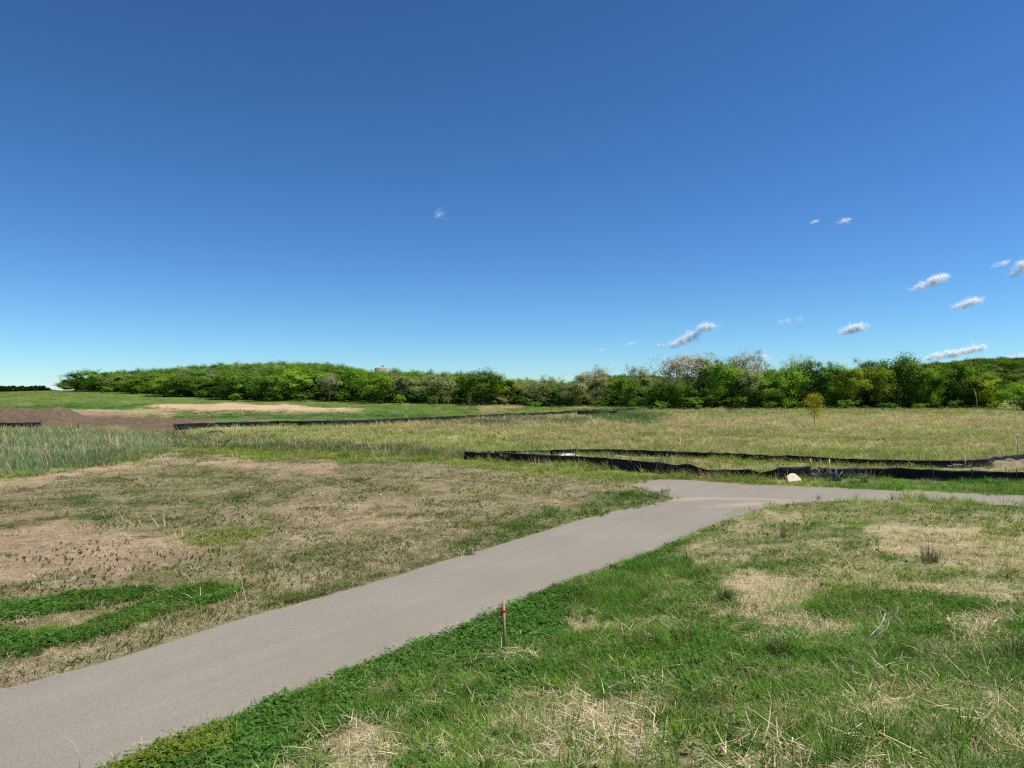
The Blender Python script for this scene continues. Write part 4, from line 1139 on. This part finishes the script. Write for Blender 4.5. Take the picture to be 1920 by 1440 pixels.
HVAR = lambda x, y: .55 + .9 * fbm(x * 1.1, y * 1.1, 201, 3)
WIDE = np.array([1, 1, 1.05, 1.15, 1.4, 1.9, 2.6, 3.6, 5.2, 8.])
def scatter(name, label, cat, dens, field, protos, seed, colour, height, size, wide=True, keep=None, tilt=.12, unit=1.):
    rng = np.random.default_rng(seed)
    x, y, k = candidates(dens, rng)
    z = H(x, y); f, dp, px, py = zone(x, y, z)
    patch = fbm(x * .8, y * .8, seed + 2, 4)
    p = f[field] * ((.55 + 1.0 * S(patch, .32, .68)) if field != 'weed' else 1.9 * S(patch, .42, .62))
    ok = (rng.uniform(size=x.size) < p) & (dp > (.09 if keep is None else keep))
    x, y, z, k = x[ok], y[ok], z[ok], k[ok]; f = {q: v[ok] for q, v in f.items()}; n = x.size
    h = height(f, rng, x, y) ; w = (WIDE[k] if wide else np.where(f['gh'] < .125, .62, 1.)) * size * rng.uniform(.7, 1.35, n)
    rot = np.stack([rng.normal(size=n) * tilt, rng.normal(size=n) * tilt, rng.uniform(0, 6.28, n)], 1)
    scl = np.stack([w, w, h / unit], 1)
    col = colour(f, rng, x, y)
    col = col * rng.uniform(.72, 1.28, n)[:, None]
    gn_scatter(name, np.stack([x, y, z - .01], 1), rot, scl, rng.integers(0, len(protos), n), np.clip(col, 0, 1), protos, label=label, category=cat)
    print(name, n)
def gcol(f, rng, x, y):
    c = np.stack([f['cr'], f['cg'], f['cb']], 1)
    q = fbm(x * .5, y * .5, 91, 3)[:, None]; dryb = (rng.uniform(size=len(x)) < .05 + .10 * (q[:, 0] > .58))[:, None]
    c = c * (.72 + .62 * q) * np.array([1, 1, 1]) + (q - .5) * np.array([[.06, .02, .0]])
    return np.where(dryb, np.array([[.30, .26, .12]]), c)
def patch(seed, nt=9, spread=.32):
    r = random.Random(seed); m = MB()
    for _ in range(nt):
        a0 = r.uniform(0, 6.28); q0 = spread * math.sqrt(r.random()); cx, cy = q0 * math.cos(a0), q0 * math.sin(a0); hh = r.uniform(.6, 1.2); v0 = r.random()
        for _ in range(11):
            a = r.uniform(0, 6.28); q = .08 * math.sqrt(r.random())
            m.blade((cx + q * math.cos(a), cy + q * math.sin(a), -.01), a + r.uniform(-1, 1), hh * .34 * r.uniform(.45, 1.1), .0085 * r.uniform(.6, 1.4),
                    r.uniform(.02, .35), r.uniform(.1, .9), .5 * v0 + .5 * r.random(), 2)
    return m.mesh("patch", M_BLADE)
GT = [tuft(s, 22, .10, .19, .0068, .55, 1.1) for s in range(6)] + [tuft(s + 20, 16, .11, .24, .0052, .7, 1.4) for s in range(3)]
scatter("grass", "green grass growing over the bank, verges and fields", "grass", [230, 215, 180, 125, 0, 0, 0, 0, 0, 0], 'grass', GT, 11, gcol,
        lambda f, r, x, y: f['gh'] * HVAR(x, y) * r.uniform(.6, 1.2, len(x)), 1.0, unit=.17)
scatter("meadow_grass", "green grass of the further verges, meadow and fields", "grass", [0, 0, 0, 0, 8.5, 4.2, 1.7, .75, .3, .08], 'grass', [patch(s) for s in range(6)], 21, gcol,
        lambda f, r, x, y: f['gh'] * HVAR(x, y) * r.uniform(.65, 1.25, len(x)), 1.0, unit=.32)
DRYC = np.array([[.50, .405, .24]])
scatter("dry_grass", "standing pale dry grass in the meadow", "dry grass", [30, 26, 20, 16, 14, 11, 6, 3.6, 1.5, .4], 'dry',
        [stalks(s, 8, .16, .55, .0075) for s in range(5)], 12,
        lambda f, r, x, y: DRYC * (.72 + .5 * fbm(x * .25, y * .25, 14, 3))[:, None] * np.stack([np.ones(len(x)), r.uniform(.92, 1.05, len(x)), r.uniform(.8, 1.1, len(x))], 1),
        lambda f, r, x, y: f['dh'] * r.uniform(.6, 1.25, len(x)), 1.0, unit=.5)
scatter("straw_litter", "cut straw and dead stems lying on the ground", "straw", [130, 120, 110, 76, 34, 8, 1, 0, 0, 0], 'straw', [straw(s, 15, .17, .20, .0045) for s in range(6)], 13,
        lambda f, r, x, y: np.array([[.66, .53, .34]]) * r.uniform(.8, 1.15, len(x))[:, None], lambda f, r, x, y: r.uniform(.6, 1.6, len(x)), .9, wide=False, keep=.02, tilt=.12)
scatter("clover", "low clover covering the path edge and left strips", "clover", [230, 230, 190, 120, 40, 8, 0, 0, 0, 0], 'clover', [clover(s) for s in range(6)], 14,
        lambda f, r, x, y: np.array([[.068, .160, .028]]) * (.65 + .8 * fbm(x * .7, y * .7, 15, 3))[:, None] + (f['cr'] > .135)[:, None] * np.array([[.07, .05, 0]]),
        lambda f, r, x, y: r.uniform(.5, 1.2, len(x)) * (.2 + 1.3 * fbm(x * .9, y * .9, 3, 3)), 1.0, keep=.04)
scatter("weeds", "small broad leaved weeds dotting the bare field", "weeds", [40, 40, 50, 48, 30, 12, 0, 0, 0, 0], 'weed', [weed(s) for s in range(5)], 15,
        lambda f, r, x, y: np.array([[.15, .215, .065]]) * r.uniform(.7, 1.3, len(x))[:, None], lambda f, r, x, y: r.uniform(.6, 1.4, len(x)), .5, wide=False)

# ------------------------------------------------------------------ single tussocks, stalks and twigs
def tussock(label, px, py, h, w, n, tint, dry, seed, drycol=(.20, .15, .10)):
    x, y, z = ground(px, py); r = random.Random(seed)
    t = thing("grass_tussock", label, "tussock", (x, y, z))
    m = MB()
    for _ in range(n):
        a = r.uniform(0, 6.28); q = w * .5 * math.sqrt(r.random())
        m.blade((q * .5 * math.cos(a), q * .5 * math.sin(a), -.02), a + r.uniform(-.6, .6), h * r.uniform(.4, 1.), .006 * r.uniform(.7, 1.5), r.uniform(.0, .6), r.uniform(.3, 1.5), r.random(), 4)
    b = link("blades", m.mesh("blades", M_LEAF), t); b.color = (*tint, 1)
    if dry:
        m = MB()
        for _ in range(dry):
            a = r.uniform(0, 6.28); q = w * .3 * math.sqrt(r.random())
            m.blade((q * math.cos(a), q * math.sin(a), -.02), a, h * r.uniform(.6, 1.35), .005 * r.uniform(.7, 1.5), r.uniform(.0, .25), r.uniform(-.1, .35), r.random(), 3)
        b = link("dead_stems", m.mesh("dead_stems", M_LEAF), t); b.color = (*drycol, 1)
tussock("upright tussock of brown dead stems on the straw covered ground at right", 1744, 1056, .36, .46, 120, (.07, .13, .028), 130, 1, (.25, .175, .115))
tussock("dark green tussock standing beside cut straw, right of the path bend", 1362, 1132, .34, .34, 230, (.055, .115, .022), 20, 2, (.3, .24, .14))
tussock("dark leafy tussock on the bank below the white twigs", 1462, 1240, .30, .32, 260, (.04, .085, .02), 30, 3)
tussock("dark green tussock at the right edge of the bank", 1908, 1240, .36, .36, 240, (.06, .12, .022), 12, 4, (.3, .24, .14))
tussock("small dry tussock near the right arm of the path", 1468, 1008, .28, .26, 40, (.10, .14, .04), 70, 5, (.36, .27, .15))
tussock("tall long bladed grass clump in the lower right corner", 1800, 1400, .30, .46, 150, (.115, .215, .045), 0, 6)
tussock("long bladed grass clump leaning at the bottom right of the bank", 1560, 1430, .27, .46, 140, (.12, .22, .045), 0, 7)
tussock("bushy green clump beside the path bend", 1190, 1098, .26, .5, 260, (.065, .16, .03), 0, 8)
tussock("rounded blue green clump at the left verge of the path", 880, 1043, .17, .34, 170, (.06, .13, .045), 0, 9)
tussock("tall tuft by the boulder and crumpled heap", 1600, 908, .32, .6, 200, (.05, .12, .03), 0, 10)
tussock("dark weedy clump at the foot of the right fence", 1620, 905, .34, .5, 180, (.05, .11, .03), 20, 11)
def stalk(label, pts_px, base, rad, col, seed):
    x, y, z = ground(*base); sc_ = y / F; r = random.Random(seed)
    P = [((px - base[0]) * sc_, r.uniform(-.02, .02), (base[1] - py) * sc_) for px, py in pts_px]
    m = MB(); n = len(P); m.tube(P, [rad * (1 - .7 * i / (n - 1)) for i in range(n)], 5)
    thing("dry_stalk", label, "stalk", (x, y, z), mesh=m.mesh("dry_stalk", simple("dry_stem", col, .8, .2, 30), True))
stalk("single pale dry stalk arching in front of the path at the bottom left", [(152, 1470), (147, 1425), (137, 1402), (119, 1384)], (152, 1470), .0045, (.52, .43, .33), 1)
stalk("long pale stalk leaning across the bank right of centre", [(1640, 1330), (1625, 1285), (1600, 1240), (1575, 1198)], (1640, 1330), .0035, (.42, .38, .24), 2)
stalk("thin stalk leaning on the bank left of the longer one", [(1560, 1285), (1540, 1250), (1512, 1212)], (1560, 1285), .0025, (.36, .36, .20), 3)
stalk("pale bent stalk standing near the clover below the stake", [(1004, 1282), (998, 1258), (990, 1240), (984, 1230)], (1004, 1282), .003, (.55, .45, .28), 4)
stalk("pale curled stalk at the bottom of the bank left of centre", [(700, 1400), (696, 1370), (690, 1345), (687, 1332)], (700, 1400), .0035, (.58, .46, .28), 5)
stalk("stout straw piece slanting over the straw patch at the bottom", [(1290, 1300), (1260, 1286), (1235, 1272)], (1290, 1300), .004, (.55, .40, .18), 6)
stalk("upright pale straw in the bottom straw patch", [(1240, 1395), (1246, 1370), (1252, 1345)], (1240, 1395), .0045, (.62, .52, .34), 7)
# weathered twigs
x, y, z = ground(1640, 1205); s_ = y / F
t = thing("dead_branch", "bleached dead branch with thin twigs lying on the bank", "branch", (x, y, z))
MTW = simple("bleached_twig", (.52, .46, .40), .85, .25, 25)
for pts, rr in (([(1618,1212),(1640,1192),(1655,1180),(1668,1158)], .009), ([(1628,1214),(1650,1194),(1668,1186),(1674,1172)], .004), ([(1674,1168),(1690,1182),(1701,1190),(1702,1220),(1705,1252)], .005),
                ([(1680,1160),(1694,1176),(1702,1188)], .004), ([(1670,1212),(1686,1222),(1698,1232)], .004), ([(1668,1158),(1660,1148),(1652,1140)], .003), ([(1672,1160),(1684,1150),(1688,1140)], .003)):
    m = MB(); P = [((a - 1640) * s_, -.02 + .03 * i, (1205 - b) * s_ * .9 + .03) for i, (a, b) in enumerate(pts)]
    m.tube(P, [rr * (1 - .5 * i / (len(P) - 1)) for i in range(len(P))], 6)
    link("twig", m.mesh("twig", MTW, True), t)
# dandelion clock
x, y, z = ground(1895, 1195)
t = thing("dandelion", "white dandelion seed head near the right edge", "dandelion", (x, y, z))
m = MB(); m.tube([(0, 0, -.02), (.01, 0, .1), (0, 0, .17)], [.003, .0025, .002], 5); link("stem", m.mesh("stem", simple("stem_green", (.15, .2, .07))), t)
rng = np.random.default_rng(2); dirs = rng.normal(size=(90, 3)); dirs /= np.linalg.norm(dirs, axis=1)[:, None]
V, Fc, v = leaves(dirs * .016 + np.array((0, 0, .18)), np.full(90, .003), 220, .0045, rng, 1.)
link("seed_head", arr_mesh("seed_head", V, Fc, simple("seed_white", (.7, .7, .66))), t)
